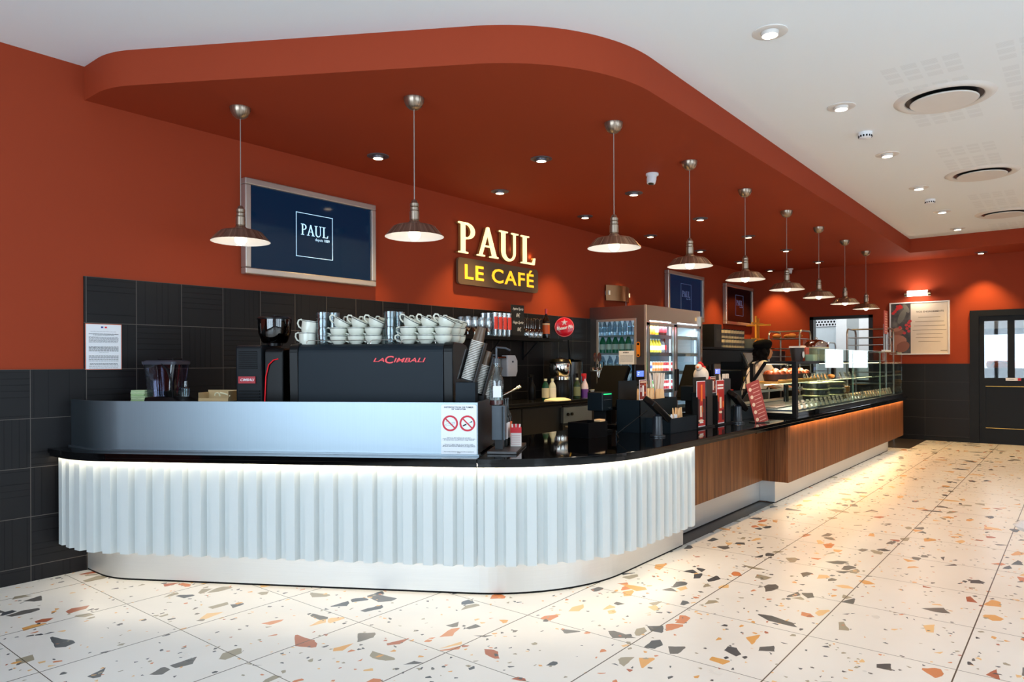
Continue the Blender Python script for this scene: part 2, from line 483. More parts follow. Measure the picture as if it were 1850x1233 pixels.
# white ceiling above, dropped terracotta ceiling below
c = MB(); c.quad((-3.2, -4.2, 3.43), (-3.2, 5.6, 3.43), (19, 5.6, 3.43), (19, -4.2, 3.43)); S(c, 'ceiling', M_CEIL)
sp = barpath(0, 13.35, x0=1.95, yf=2.238, bo=.01, r1=.6, r2=1.27, y0=5.3, n=24)
sp = sp[:-1] + [(13.35, 2.238), (13.35, -4.2), (14.389, -4.2), (14.389, 5.3)]
c = MB(); c.prism(sp, 3.2, 3.4295); S(c, 'ceiling', M_RED)
# walls
wb = MB(); wb.box(-3.2, XF + .2, 5.3, 5.5, 0, 3.43); wall_back = S(wb, 'wall_back', M_RED)
tb = MB(); tb.box(1.937, 12.6, 5.286, 5.2995, 0.0, 2.0); tb.box(-3.2, 1.937, 5.288, 5.2995, 0.0, 1.367)
S(tb, 'tile_cladding', M_TILE, wall_back)
wf = MB()
DY0, DY1, DZ = 1.505, -.15, 2.256          # door hole
KY0, KY1, KZ0, KZ1 = 4.137, 3.02, 1.0, 2.262  # hatch hole
def wallx(mb, x0, x1, ys, z0, z1, holes):
    """wall of constant x with rectangular holes (ya<yb, za, zb), holes sorted in y"""
    y = ys[0]
    for (ya, yb, za, zb) in holes:
        mb.box(x0, x1, y, ya, z0, z1)
        if za > z0: mb.box(x0, x1, ya, yb, z0, za)
        if zb < z1: mb.box(x0, x1, ya, yb, zb, z1)
        y = yb
    mb.box(x0, x1, y, ys[1], z0, z1)
wallx(wf, XF, XF + .14, (-4.2, 5.5), 0, 3.43, [(DY1, DY0, 0, DZ), (KY1, KY0, KZ0, KZ1)])
wall_far = S(wf, 'wall_far', M_RED)
tf = MB()
for y0, y1, z1 in ((DY0, KY1, 1.352), (KY1, KY0, KZ0), (KY0, 5.29, 1.352), (-4.2, DY1, 1.352)): tf.box(XF - .012, XF - .0005, y0, y1, 0, z1)
S(tf, 'tile_cladding', M_TILEF, wall_far)
# glazed shopfront behind and left of the camera
def shopfront(name, horiz, x0, x1, y0, y1):
    mb = MB(); g = MB(); n = 7 if horiz else 4
    if horiz:
        mb.box(x0, x1, y0, y1, 0, .3); mb.box(x0, x1, y0, y1, 3.2, 3.43)
        for i in range(n + 1): xx = x0 + (x1 - x0 - .6) * i / n; mb.box(xx, xx + .6, y0, y1, .3, 3.2)
        g.box(x0, x1, (y0 + y1) / 2 - .005, (y0 + y1) / 2 + .005, .3, 3.2)
    else:
        mb.box(x0, x1, y0, y1, 0, .3); mb.box(x0, x1, y0, y1, 3.2, 3.43)
        for i in range(n + 1): yy = y0 + (y1 - y0 - .12) * i / n; mb.box(x0, x1, yy, yy + .12, .3, 3.2)
        g.box((x0 + x1) / 2 - .005, (x0 + x1) / 2 + .005, y0, y1, .3, 3.2)
    o = S(mb, name, M_BLACKM); g.build('pane', glass('window_glass', fac=.03), o); return o
shopfront('window_1', False, -3.2, -3.1, -2.4, 4.2)
mb = MB(); mb.box(-3.2, -3.1, 4.2, 5.5, 0, 3.43); mb.box(-3.2, -3.1, -4.2, -2.4, 0, 3.43); S(mb, 'wall_left', M_RED)
shopfront('window_2', True, -1.0, 12.8, -4.2, -4.1)
mb = MB(); mb.box(-3.2, -1.0, -4.2, -4.1, 0, 3.43); mb.box(12.8, XF + .1, -4.2, -4.1, 0, 3.43); S(mb, 'wall_near', M_WHITE)

# door in the far wall
dm = mat('black_door_paint', (9, 10, 11), .5, spec=.25)
mb = MB(); F = XF - .05
mb.box(F, XF + .16, DY0 - .13, DY0, 0, DZ); mb.box(F, XF + .16, DY1, DY1 + .13, 0, DZ); mb.box(F, XF + .16, DY1 + .13, DY0 - .13, DZ - .1, DZ)
door = S(mb, 'door_1', dm)
mb = MB(); y1, y0 = DY0 - .13, DY1 + .13
X0, X1 = XF - .01, XF + .04
PAN = [(.979, 1.303), (.555, .881), (.131, .457)]
mb.box(X0, X1, y0, y1, 2.07, DZ - .1); mb.box(X0, X1, y0, y1, 0.0, .27); mb.box(X0, X1, y0, y1, .965, 1.112)
yy = y0
for a, b in sorted(PAN): mb.box(X0, X1, yy, a, 1.112, 2.07); yy = b
mb.box(X0, X1, yy, y1, 1.112, 2.07)
mb.box(X0, X1, 1.285, y1, .27, .965); mb.box(X0, X1, y0, .149, .27, .965); mb.box(X0 + .018, X1 - .01, .149, 1.285, .27, .965)
mb.build('door_leaf', dm, door)
for a, b in PAN:
    g = MB(); g.box(XF + .01, XF + .016, a, b, 1.112, 2.07); g.build('pane', glass('window_glass'), door)
brs = mat('brass_bead', (186, 140, 70), .3, 1.0)
mb = MB(); mb.box(X0 - .006, X0, .149, 1.285, .965, .972); mb.box(X0 - .006, X0, .149, 1.285, .262, .27); mb.build('bead', brs, door)
# skirting of the far wall
mb = MB(); mb.box(XF - .03, XF - .0125, DY0, 2.2, .003, .07); S(mb, 'baseboard_far', dm)

# room behind the door: pale ceiling, wide bright window, counter with an orange bag
V = MB(); V.box(XF + .14, 19, -2.6, -2.5, 0, 3.43); V.box(XF + .14, 17.5, 2.85, 2.95, 0, 3.43); S(V, 'wall_vestibule', M_WHITE)
V = MB(); V.box(18.0, 18.1, -2.5, 2.85, 0, 1.2); V.box(18.0, 18.1, -2.5, 2.85, 1.96, 3.43); V.box(18, 18.1, -2.5, -.6, 1.2, 1.96); V.box(18, 18.1, 2.0, 2.85, 1.2, 1.96)
S(V, 'wall_end', mat('sand_paint', (196, 188, 170), .8))
V = MB()
for yv in (-.6, .25, 1.1, 1.94): V.box(17.95, 18.05, yv, yv + .05, 1.2, 1.96)
V.box(17.9, 18.05, -.9, 2.1, 1.95, 2.07); V.box(17.95, 18.05, -.6, 2.0, 1.2, 1.24)
S(V, 'window_3', M_BLACKM)
V = MB(); V.box(17.2, 17.8, -.5, 1.9, 0, 1.22); V.box(17.15, 17.82, -.52, 1.92, 1.22, 1.25)
tag(V.build('counter', M_BLACK), 'dark waist-high counter seen through the glass of the far black door', 'counter')
bag = thing('bag', 'orange bag lying on the dark counter beyond the far door', 'bag', (17.45, 1.30, 1.25))
mb = MB(); mb.box(-.12, .12, -.24, .24, 0, .15); mb.build('bag_body', mat('orange_cloth', (212, 92, 24), .7), bag, bevel=.04)
mb = MB(); mb.tube([(-.125, -.15, .05), (-.16, -.1, .12), (-.17, 0, .14), (-.16, .1, .12), (-.125, .15, .05)], .008); mb.build('handle', M_BLACK, bag)
area('vestibule_daylight', (17.9, .7, 1.6), (15, .7, 1.4), 2.4, 1.2, 40, (.85, .93, 1.0))
sg = thing('door_sign', 'small white sign with a red square fixed on the door rail', 'sign', (XF - .012, .90, 1.09), -PI / 2)
mb = MB(); mb.box(-.105, .105, -.004, 0, -.024, .024); mb.build('plate', M_PAPER, sg)
mb = MB(); mb.box(.06, .105, -.006, -.004, -.022, .022); mb.build('red_square', mat('sign_red', (196, 22, 40), .5), sg)
text('POUSSEZ', .012, M_INK, sg, (-.025, -.0045, 0), width=.07)

# kitchen behind the hatch
mb = MB(); mw = mat('hatch_frame', (14, 17, 20), .35)
for a in ((KY1 - .0, KY1 + .07, KZ0, KZ1), (KY0 - .07, KY0, KZ0, KZ1), (KY1, KY0, KZ1 - .055, KZ1), (KY1, KY0, KZ0, KZ0 + .05)):
    mb.box(XF - .02, XF + .16, *a)
S(mb, 'window_4', mw)
mb = MB(); mb.box(17.2, 17.3, 2.95, 5.5, 0, 3.43); mb.box(XF + .14, 17.2, 5.3, 5.4, 0, 3.43)
S(mb, 'wall_kitchen', mat('kitchen_white', (222, 232, 236), .45))
area('kitchen_light', (15.8, 4.0, 3.3), (15.8, 4.0, 0), 1.6, 1.6, 34, (.9, .97, 1.0))
kc = thing('kitchen_unit', 'tall pale kitchen cabinet with grey doors seen through the hatch', 'cabinet', (16.7, 3.9, 0))
mb = MB(); mb.box(0, .4, -.35, .35, 0, 2.6); mb.build('body', mat('unit_white', (226, 232, 232), .4), kc)
for i in range(3): mb = MB(); mb.box(-.018, 0, -.34 + i * .232, -.34 + i * .232 + .22, .1, 2.5); mb.build('door', mat('unit_door%d' % (i % 2), [(232, 236, 236), (168, 176, 176)][i % 2], .35), kc)
vt = thing('ventilation_grille', 'white grille with dark round holes high in the kitchen', 'vent', (17.19, 4.62, 2.40))
mb = MB(); mb.box(-.02, 0, -.28, .28, -.2, .2); mb.build('plate', M_PAPER, vt)
mb2 = MB()
for i in range(8):
    for j in range(6):
        cy, cz = -.25 + i * .066 + (j % 2) * .033, -.16 + j * .064
        mb2.add([(-.0215, cy + .024 * math.cos(k * PI / 3), cz + .024 * math.sin(k * PI / 3)) for k in range(6)], [(5, 4, 3, 2, 1, 0)])
mb2.build('holes', M_BLACK, vt)

# ------------------------------------------------------------------ serving counter
T = thing('bar_counter', 'white fluted front of the coffee bar, rounded at both ends, lit from above and below', 'counter')
pl = MB(); pp = barpath(0, 5.015, x0=1.955, y0=5.285); pl.sheet(pp, .012, .9 * .6, .02)
pl.build('plinth', M_STEELX, T)
pl = MB(); pl.sheet(barpath(-.004, 5.012, y0=5.285), .0, .012, .02); pl.build('shadow_gap', M_BLACK, T)
# fluted skin: trapezoid flutes following the path
base = barpath(.175, 4.83, y0=5.285, n=30)
rs = resample(base, .001)
tot = len(rs) * .001; p = .1205
def flute(s):
    k = (s / p + .55) % 1.0
    if k < .46: return .019
    if k < .60: return .019 - .038 * (k - .46) / .14
    if k < .90: return -.019
    return -.019 + .038 * (k - .90) / .10
pts = []; k = 0
brk = [.0, .46, .60, .90]
s = 0.0; marks = []
i = 0
while True:
    for b_ in brk:
        q = (i + b_ - .55) * p
        if 0 < q < tot - .002: marks.append(q)
    i += 1
    if (i - 1) * p > tot: break
marks = [0] + sorted(marks) + [tot - .002]
seam = None
def outer(q, extra=0.0):
    a, d = rs[min(len(rs) - 1, int(q / .001))]
    nrm = Vector((d.y, -d.x)); o = a + nrm * (flute(q) + extra); return (o.x, o.y)
# the joint between the two panels stands where the photo shows it
sd = W(859.5, 950, z=.45); best = min(marks, key=lambda q: 1e9 if q < 1 else abs(math.atan2(outer(q)[1], outer(q)[0]) - math.atan2(W(859, 950, depth=4).y, W(859, 950, depth=4).x)))
ix = marks.index(best)
for nm, mk in (('left', marks[:ix + 1]), ('right', marks[ix:])):
    f = MB()
    if nm == 'left': mk = mk[:-1] + [mk[-1] - .0015]
    pa = [outer(q) for q in mk]; pb = [outer(q, -.012) for q in mk]
    f.strip(pa, pb, .222, .80)
    f.build('fluted_panel', M_FLUTE, T)
f = MB(); f.strip(barpath(.199, 4.8, y0=5.27), barpath(.212, 4.8, y0=5.27), .808, .8195); f.build('light_strip', M_LED, T)
f = MB(); f.strip(barpath(.03, 4.8, y0=5.27), barpath(.06, 4.8, y0=5.27), .262, .27); f.build('light_strip', M_LEDB, T)
f = MB(); f.strip(barpath(.0, 4.83, y0=5.27), barpath(.14, 4.83, y0=5.27), .27, .275); f.build('soffit_board', M_WHITE, T)
f = MB(); f.box(4.81, 4.829, 2.2, 2.44, .24, .80); f.build('end_cheek', M_FLUTE, T)
# body behind the bar (inner cupboards)
f = MB(); f.strip(barpath(-.03, 4.8, y0=5.28), barpath(-.45, 4.8, y0=5.28, r1=.53, r2=1.06), .28, .79); f.build('carcass', M_BLACK, T)

T = thing('till_counter', 'walnut fronted counter section set back between the white bar and the cake display', 'counter')
f = MB(); f.box(4.832, 6.893, 2.43, 2.45, .245, .82); f.build('front_panel', M_WOOD, T)
f = MB(); f.box(5.04, 7.08, 2.525, 2.545, .012, .3); f.build('plinth', M_STEELX, T)
f = MB(); f.box(4.93, 6.88, 2.46, 3.0, .31, .79); f.box(5.05, 7.07, 2.53, 2.55, 0, .012); f.build('carcass', M_BLACK, T)
T = thing('display_counter', 'long walnut counter with glowing top edge under the cake display', 'counter')
f = MB(); f.box(6.915, 12.43, 2.185, 2.205, .245, .82); f.build('front_panel', M_WOOD, T)
f = MB(); f.box(6.895, 6.915, 2.185, 2.45, .245, .82); f.build('side_panel', M_WOOD, T)
f = MB(); f.box(7.083, 12.3, 2.373, 2.393, .012, .3); f.box(7.083, 7.103, 2.393, 2.545, .012, .3); f.build('plinth', M_STEELX, T)
f = MB(); f.box(7.09, 12.29, 2.378, 2.4, 0, .012); f.build('shadow_gap', M_BLACK, T)
f = MB(); f.box(7.0, 12.4, 2.24, 2.27, .262, .268); f.build('light_strip', M_LEDB, T)
f = MB(); f.box(6.97, 12.4, 2.163, 2.178, .814, .8195); f.build('light_strip', M_LEDW, T)
f = MB(); f.box(6.93, 12.42, 2.21, 3.0, .31, .79); f.box(12.3, 12.42, 2.5, 3.2, 0, .28); f.build('carcass', M_BLACK, T)

# black stone tops; the joint shows under the no-smoking panel and left of the tills
def topslab(name, label, pts_out, pts_in):
    t_ = thing(name, label, 'countertop')
    f = MB(); f.strip(pts_out, pts_in, .822, .85); f.build('slab', M_STONE, t_, bevel=.002)
    return t_
PO = barpath(.24, 5.95, y0=5.285, n=26); PI_ = barpath(-.55, 5.95, y0=5.285, n=26, r1=.56, r2=1.10)
PO2 = barpath(.228, 5.95, y0=5.285, n=26)
# index of the seam on the outer path
js = min(range(len(PO)), key=lambda i: abs((Vector(PO[i]) - Vector((3.01, 2.72))).length))
sx = W(858.5, 832, z=.85)
def cut(path, smax):
    """split a path at bar coordinate s"""
    L = []; Rr = []
    for q in path:
        sv = (Vector((q[0], q[1], 0)) - A0).dot(BT)
        (L if sv < smax else Rr).append(q)
    a, b = Vector(L[-1]), Vector(Rr[0])
    sa = (a.to_3d() - A0).dot(BT); sb = (b.to_3d() - A0).dot(BT)
    mid = a + (b - a) * ((smax - sa) / (sb - sa))
    return L + [tuple(mid)], [tuple(mid)] + Rr
SS = (sx - A0).dot(BT)
def poly_slab(name, label, outer_, inner_, under, zb=.80):
    t_ = thing(name, label, 'countertop')
    f = MB(); f.prism(list(outer_) + list(reversed(inner_)), .822, .85); f.build('slab', M_STONE, t_, bevel=.002)
    f = MB(); f.strip(*under, zb, .8215); f.build('edge_strip', M_STONE, t_)
    return t_
la, lb = cut(PO, SS); ua, ub = cut(PO2, SS); va, vb = cut(barpath(.215, 5.95, y0=5.285, n=26), SS); ia, ib = cut(PI_, SS + .02)
ia[-1] = tuple((B(SS, -.55)).to_2d()); ib[0] = tuple((B(SS + .003, -.55)).to_2d())
lb[0] = tuple((Vector(lb[0]) + BT.to_2d() * .003)); ub[0] = tuple((Vector(ub[0]) + BT.to_2d() * .003)); vb[0] = tuple((Vector(vb[0]) + BT.to_2d() * .003))
poly_slab('stone_top', 'black stone counter top under the steel screen, left of the joint', la, ia, (ua, va))
inner2 = [tuple(B(SS + .003, -.55).to_2d()), (3.95, 3.28), (5.95, 3.28)]
poly_slab('stone_top', 'polished black stone top curving from the joint towards the tills', lb, inner2, (ub, vb))
poly_slab('stone_top', 'long black stone top carrying the tills and the cake display', [(5.953, 2.132), (12.47, 2.132)], [(5.953, 3.28), (12.47, 3.28)], ([(5.953, 2.144), (12.46, 2.144)], [(5.953, 2.156), (12.46, 2.156)]), .793)

# steel screen on the bar
T = thing('steel_screen', 'tall brushed steel upstand wrapping the coffee machine', 'screen')
sc = barpath(.10, 3.5, y0=5.285, n=22)
sa, _ = cut(sc, 2.29); sc2 = barpath(.085, 3.5, y0=5.285, n=22); sb_, _ = cut(sc2, 2.29)
f = MB(); f.strip(sa, sb_, .86, 1.165); f.build('front_sheet', M_STEEL, T)
f = MB(); f.strip([B(2.29, .085).to_2d()[:], B(2.29, -.5).to_2d()[:]], [B(2.275, .085).to_2d()[:], B(2.275, -.5).to_2d()[:]], .86, 1.165)
f.build('return_sheet', mat('steel_return', (92, 94, 98), .3, .85), T)
f = MB(); f.strip(cut(barpath(.118, 3.5, y0=5.285, n=22), 2.3)[0], cut(barpath(.06, 3.5, y0=5.285, n=22), 2.3)[0], .8505, .86); f.build('base_trim', mat('trim_steel', (120, 130, 138), .3, .8), T)
# ledge behind the screen
f = MB(); f.prism([B(-.29, -.1).to_2d()[:], B(.47, -.1).to_2d()[:], B(.47, -.54).to_2d()[:], B(-.21, -.54).to_2d()[:]], .8505, 1.14)
tag(f.build('appliance_stand', M_BLACKM), 'low black stand behind the steel screen that carries the blender jar', 'stand')
# ------------------------------------------------------------------ lamps
WARM = (1.0, 0.68, 0.26)
WARM2 = (1.0, 0.62, 0.28)
def lamp_point(name, parent, loc, power, col, rad):
    l = bpy.data.lights.new(name, 'POINT'); l.energy = power; l.color = col; l.shadow_soft_size = rad
    o = bpy.data.objects.new(name, l); COL.objects.link(o); o.parent = parent; o.location = loc; return o
def lamp_spot(name, parent, loc, power, col, angle, blend=.6, rad=.04, rot=None):
    l = bpy.data.lights.new(name, 'SPOT'); l.energy = power; l.color = col; l.spot_size = R(angle); l.spot_blend = blend; l.shadow_soft_size = rad
    o = bpy.data.objects.new(name, l); COL.objects.link(o); o.parent = parent; o.location = loc
    if rot: o.rotation_euler = rot
    return o
M_SHADEIN = mat('white_enamel', (206, 208, 212), .35, noise=.01)
M_BULB = mat('frosted_bulb', (255, 240, 214), .4, emis=(255, 230, 196), es=3.5, noise=0)
M_CORD = mat('grey_cord', (150, 138, 130), .5)
def make_pendant(loc, label):
    t = thing('pendant_lamp', label, 'lamp', loc, group='brushed metal pendant lamps over the counter')
    mb = MB(); mb.lathe([(.004, -.078), (.03, -.074), (.052, -.055), (.066, -.028), (.07, -.004), (.07, 0)], 28, close=True); mb.build('canopy', M_NICKEL, t)
    mb = MB(); mb.cyl((0, 0, -.70), .0035, .63, 8); mb.build('cord', M_CORD, t)
    mb = MB(); mb.lathe([(.012, -.69), (.02, -.70), (.024, -.712), (.03, -.716), (.03, -.735), (.024, -.74), (.03, -.745), (.03, -.762), (.026, -.766),
                         (.033, -.77), (.033, -.825), (.028, -.83), (.036, -.838), (.045, -.85), (.048, -.862)], 24, close=True)
    mb.build('lamp_holder', M_NICKEL, t)
    mb = MB()
    n = 16
    prof = [(.045, -.852), (.085, -.858), (.128, -.868), (.144, -.876), (.150, -.886), (.2, -.942)]
    mb.lathe(prof, 48)
    for i in range(n):
        a = 2 * PI * i / n
        mb.tube([(r * math.cos(a), r * math.sin(a), z) for r, z in ((.1385, -.8755), (.1505, -.8835), (.2, -.9415))], .0013, 6)
    sh = mb.build('shade', M_NICKEL, t)
    mb = MB(); mb.lathe([(.044, -.857), (.085, -.864), (.137, -.878), (.149, -.886), (.199, -.9425), (.2, -.942)], 48); mb.build('inner_enamel', M_SHADEIN, sh)
    mb = MB(); mb.ball((0, 0, -.925), .042, 20, 12); mb.cyl((0, 0, -.89), .018, .03, 12); mb.build('bulb', M_BULB, t)
    lamp_point('bulb_light', t, (0, 0, -.975), 1.7, (1.0, .84, .64), .04)
    return t
PX = [(2.698, 4.614), (3.349, 3.54), (4.644, 2.745), (5.97, 2.748), (7.319, 2.75), (8.67, 2.755), (10.0, 2.757), (11.35, 2.76), (12.69, 2.765)]
PL = ['pendant lamp hanging in front of the large left television', 'pendant lamp hanging between the large television and the glowing letters',
      'pendant lamp hanging above the curve of the bar, right of the glowing letters', 'pendant lamp hanging above the glass drinks cooler',
      'pendant lamp hanging in front of the small black television', 'pendant lamp sixth from the left, above the worker in the black cap',
      'pendant lamp seventh from the left, left of the kitchen hatch', 'pendant lamp eighth from the left, above the kitchen hatch', 'rightmost and farthest pendant lamp, beside the framed berry poster']
p0 = make_pendant((PX[0][0], PX[0][1], 3.2), 'brushed metal ' + PL[0])
LAMPL = [k for k in COL.objects if k.parent is p0 and k.type == 'LIGHT'][0]
for (x, y), l in list(zip(PX, PL))[1:]:
    dup(p0, (x, y, 3.2), 'brushed metal ' + l)

M_RING = mat('grey_lamp_ring', (96, 92, 100), .4, .3)
M_WRING = mat('white_lamp_ring', (225, 222, 218), .5)
M_LENS = mat('lamp_lens', (255, 246, 230), .4, emis=(255, 226, 184), es=9, noise=0)
M_LENSW = mat('lamp_lens_white', (255, 250, 240), .4, emis=(255, 238, 214), es=9, noise=0)
def make_down(loc, label, ring, lens, r, power, col, name, group, ang=84, blend=.6):
    t = thing('downlight', label, 'lamp', loc, group=group)
    mb = MB(); mb.lathe([(r * .50, .0), (r * .56, -.003), (r * .96, -.006), (r, -.004), (r, 0)], 32); mb.build('ring', ring, t)
    mb = MB(); mb.lathe([(r * .5, 0), (r * .48, -.018), (r * .44, -.024), (.002, -.026)], 28, mats=[0, 0, 1], close=False)
    mb.build('spot_head', [ring, lens], t)
    lamp_spot('spot_light', t, (0, 0, -.035), power, col, ang, blend)
    return t
DL = [(4.081, 4.766, 'right of the first pendant and above the large television'), (5.052, 3.722, 'between the second and third pendants, above the glowing letters'),
      (5.736, 4.768, 'near the back wall, just above the glowing letters'), (6.702, 3.719, 'right of the third pendant cord, below the ceiling camera'),
      (7.384, 4.774, 'near the back wall, left of the third pendant'), (9.111, 4.791, 'near the back wall above the drinks cooler'),
      (8.425, 3.737, 'right of the fourth pendant cord'), (10.058, 3.732, 'beside the fifth pendant cord'), (10.853, 4.816, 'near the back wall, above the blue small television'),
      (12.511, 4.806, 'near the back wall, above the small black television'), (11.698, 3.728, 'beside the sixth pendant cord'),
      (13.436, 3.716, 'beside the seventh pendant cord'), (14.05, 4.785, 'in the far back corner, right of the fifth pendant'),
      (14.05, 1.313, 'at the far right above the black door')]
d0 = None
for x, y, l in DL:
    lab = 'grey-rimmed downlight ' + l
    wallrow = y > 4.5
    if d0 is None: d0 = make_down((x, y, 3.2), lab, M_RING, M_LENS, .095, 120, WARM, 'd', 'downlights in the terracotta ceiling')
    else:
        q = dup(d0, (x, y, 3.2), lab)
CL = [(4.406, 1.496, 'nearest the camera, largest'), (6.058, 1.495, 'second from the camera, left of the largest round vent'), (7.738, 1.49, 'third from the camera, just past the smoke detector'),
      (9.454, 1.489, 'fourth from the camera, left of the second smoke detector'), (11.159, 1.482, 'fifth from the camera'), (12.756, 1.491, 'farthest, near the far terracotta beam')]
c0 = None
for x, y, l in CL:
    lab = 'white-rimmed downlight in the white ceiling, ' + l
    if c0 is None: c0 = make_down((x, y, 3.43), lab, M_WRING, M_LENSW, .105, 92, WARM2, 'd', 'downlights in the white ceiling', 120)
    else: dup(c0, (x, y, 3.43), lab)
VL = [(6.36, .83, 'largest round ceiling vent, nearest the camera'), (9.16, .845, 'middle round ceiling vent of three'), (11.84, .835, 'farthest round ceiling vent near the terracotta beam')]
v0 = None
M_DUCT = mat('dark_duct', (40, 42, 46), .3, .6)
for x, y, l in VL:
    if v0 is None:
        v0 = thing('ceiling_vent', l, 'vent', (x, y, 3.43), group='round white ceiling vents')
        mb = MB(); mb.lathe([(.262, 0), (.268, -.012), (.30, -.022), (.325, -.014), (.345, 0)], 48); mb.build('ring', M_WRING, v0)
        mb = MB(); mb.lathe([(.26, -.001), (.262, -.006), (.2, -.006), (.002, -.006)], 40); mb.build('duct', M_DUCT, v0)
        mb = MB(); mb.lathe([(.002, -.034), (.225, -.034), (.232, -.028), (.225, -.022), (.002, -.022)], 48); mb.cyl((0, 0, -.022), .03, .022, 12); mb.build('disc', M_WRING, v0)
    else: dup(v0, (x, y, 3.43), l)
for i, (x, y, l) in enumerate([(6.882, 1.501, 'white smoke detector between the second and third white ceiling lamps'), (10.256, 1.494, 'white smoke detector farther away, between the fourth and fifth lamps')]):
    if i == 0:
        s0 = thing('smoke_detector', l, 'smoke detector', (x, y, 3.43), group='smoke detectors')
        mb = MB(); mb.lathe([(.058, 0), (.06, -.02), (.05, -.045), (.03, -.052), (.002, -.054)], 28); mb.build('housing', M_PAPER, s0)
        mb = MB()
        for k in range(14):
            a = 2 * PI * k / 14; M = Matrix.Rotation(a, 4, 'Z'); mb.box(.049, .0575, -.006, .006, -.042, -.026, M=M)
        mb.build('slots', M_BLACK, s0)
    else: dup(s0, (x, y, 3.43), l)
for i, (x, y, l) in enumerate([(6.126, 3.2, 'white ceiling camera between the third and fourth pendants'), (14.1, 4.42, 'white ceiling camera in the far back corner')]):
    if i == 0:
        s1 = thing('security_camera', l, 'camera', (x, y, 3.2), group='ceiling cameras')
        mb = MB(); mb.lathe([(.06, 0), (.06, -.018), (.042, -.028), (.002, -.028)], 24); mb.build('base', M_PAPER, s1)
        mb = MB(); mb.lathe([(.002, -.02), (.044, -.02), (.046, -.06), (.04, -.10), (.03, -.105), (.002, -.105)], 24, M=Matrix.Rotation(R(14), 4, 'Y')); mb.build('housing', M_PAPER, s1)
        mb = MB(); mb.lathe([(.028, -.106), (.002, -.112)], 16, M=Matrix.Rotation(R(14), 4, 'Y')); mb.build('lens', M_BLACKS, s1)
    else: dup(s1, (x, y, 3.2), l)
access = MB()

# ------------------------------------------------------------------ televisions
M_FRAME = mat('champagne_frame', (196, 186, 178), .3, .7)
M_LCD = mat('navy_screen', (3, 12, 22), .06, emis=(4, 44, 78), es=.35, spec=.3, noise=0)
M_LCDK = mat('dark_screen', (3, 3, 4), .08, emis=(10, 8, 16), es=.12, spec=.12, noise=0)
M_LOGO = mat('pale_logo', (190, 215, 235), .5, emis=(170, 214, 240), es=.75, noise=0)
M_LOGOD = mat('dim_logo', (90, 100, 130), .5, emis=(84, 98, 140), es=.45, noise=0)
def serif(mb, word, x, z, h, d0, d1, mat_=0, sp=.1):
    """serif capitals P A U L, drawn as strokes; returns the advance"""
    SH = {
        'P': (.62, [[(.0, 0), (.34, 0), (.34, .045), (.235, .06), (.235, .94), (.34, .955), (.34, 1), (0, 1), (0, .955), (.1, .94), (.1, .06), (0, .045)],
                    'arc']),
        'A': (.80, [[(-.02, 0), (.27, 0), (.27, .045), (.17, .06), (.40, .80), (.42, 1.0), (.36, 1.0), (.07, .06), (-.02, .045)],
                    [(.36, 1.0), (.44, 1.0), (.74, .06), (.82, .045), (.82, 0), (.48, 0), (.48, .045), (.59, .06), (.38, .82)],
                    [(.2, .33), (.56, .33), (.53, .385), (.22, .385)]]),
        'U': (.82, None),
        'L': (.62, [[(0, 0), (.60, 0), (.64, .24), (.60, .25), (.52, .07), (.235, .06), (.235, .94), (.35, .955), (.35, 1), (0, 1), (0, .955), (.1, .94), (.1, .06), (0, .045)]]),
    }
    for ch in word:
        adv, polys = SH[ch]
        PS = []
        if ch == 'P':
            PS.append(polys[0])
            o = [(.30 + .30 * math.cos(a), .735 + .265 * math.sin(a)) for a in [PI / 2 - PI * i / 14 for i in range(15)]]
            n_ = [(.28 + .19 * math.cos(a), .735 + .205 * math.sin(a)) for a in [PI / 2 - PI * i / 14 for i in range(15)]]
            o = [(.2, 1.0)] + o + [(.2, .47)]; n_ = [(.2, .94)] + n_ + [(.2, .53)]
            for i in range(len(o) - 1): PS.append([o[i], n_[i], n_[i + 1], o[i + 1]][::-1])
        elif ch == 'U':
            PS.append([(-.02, 1), (-.02, .955), (.08, .94), (.215, .94), (.32, .955), (.32, 1)][::1])
            PS.append([(.50, 1), (.50, .955), (.60, .94), (.66, .94), (.78, .955), (.78, 1)])
            o = [(.08, .95)] + [(.37 + .29 * math.cos(a), .30 + .32 * math.sin(a)) for a in [PI + PI * i / 16 for i in range(17)]] + [(.66, .95)]
            n_ = [(.215, .95)] + [(.405 + .19 * math.cos(a), .30 + .235 * math.sin(a)) for a in [PI + PI * i / 16 for i in range(17)]] + [(.595, .95)]
            for i in range(len(o) - 1): PS.append([o[i], o[i + 1], n_[i + 1], n_[i]])
        else: PS = list(polys)
        for P_ in PS:
            # prism along depth: polygon in x,z
            A_ = sum(P_[i][0] * P_[(i + 1) % len(P_)][1] - P_[(i + 1) % len(P_)][0] * P_[i][1] for i in range(len(P_)))
            if A_ < 0: P_ = P_[::-1]
            M = Matrix(((1, 0, 0, 0), (0, 0, -1, 0), (0, 1, 0, 0), (0, 0, 0, 1)))
            mb.prism([(x + px * h, z + pz * h) for px, pz in P_], d0, d1, mat_, M, top=mat_ if mat_ == 0 and False else None)
        x += (adv + sp) * h
    return x
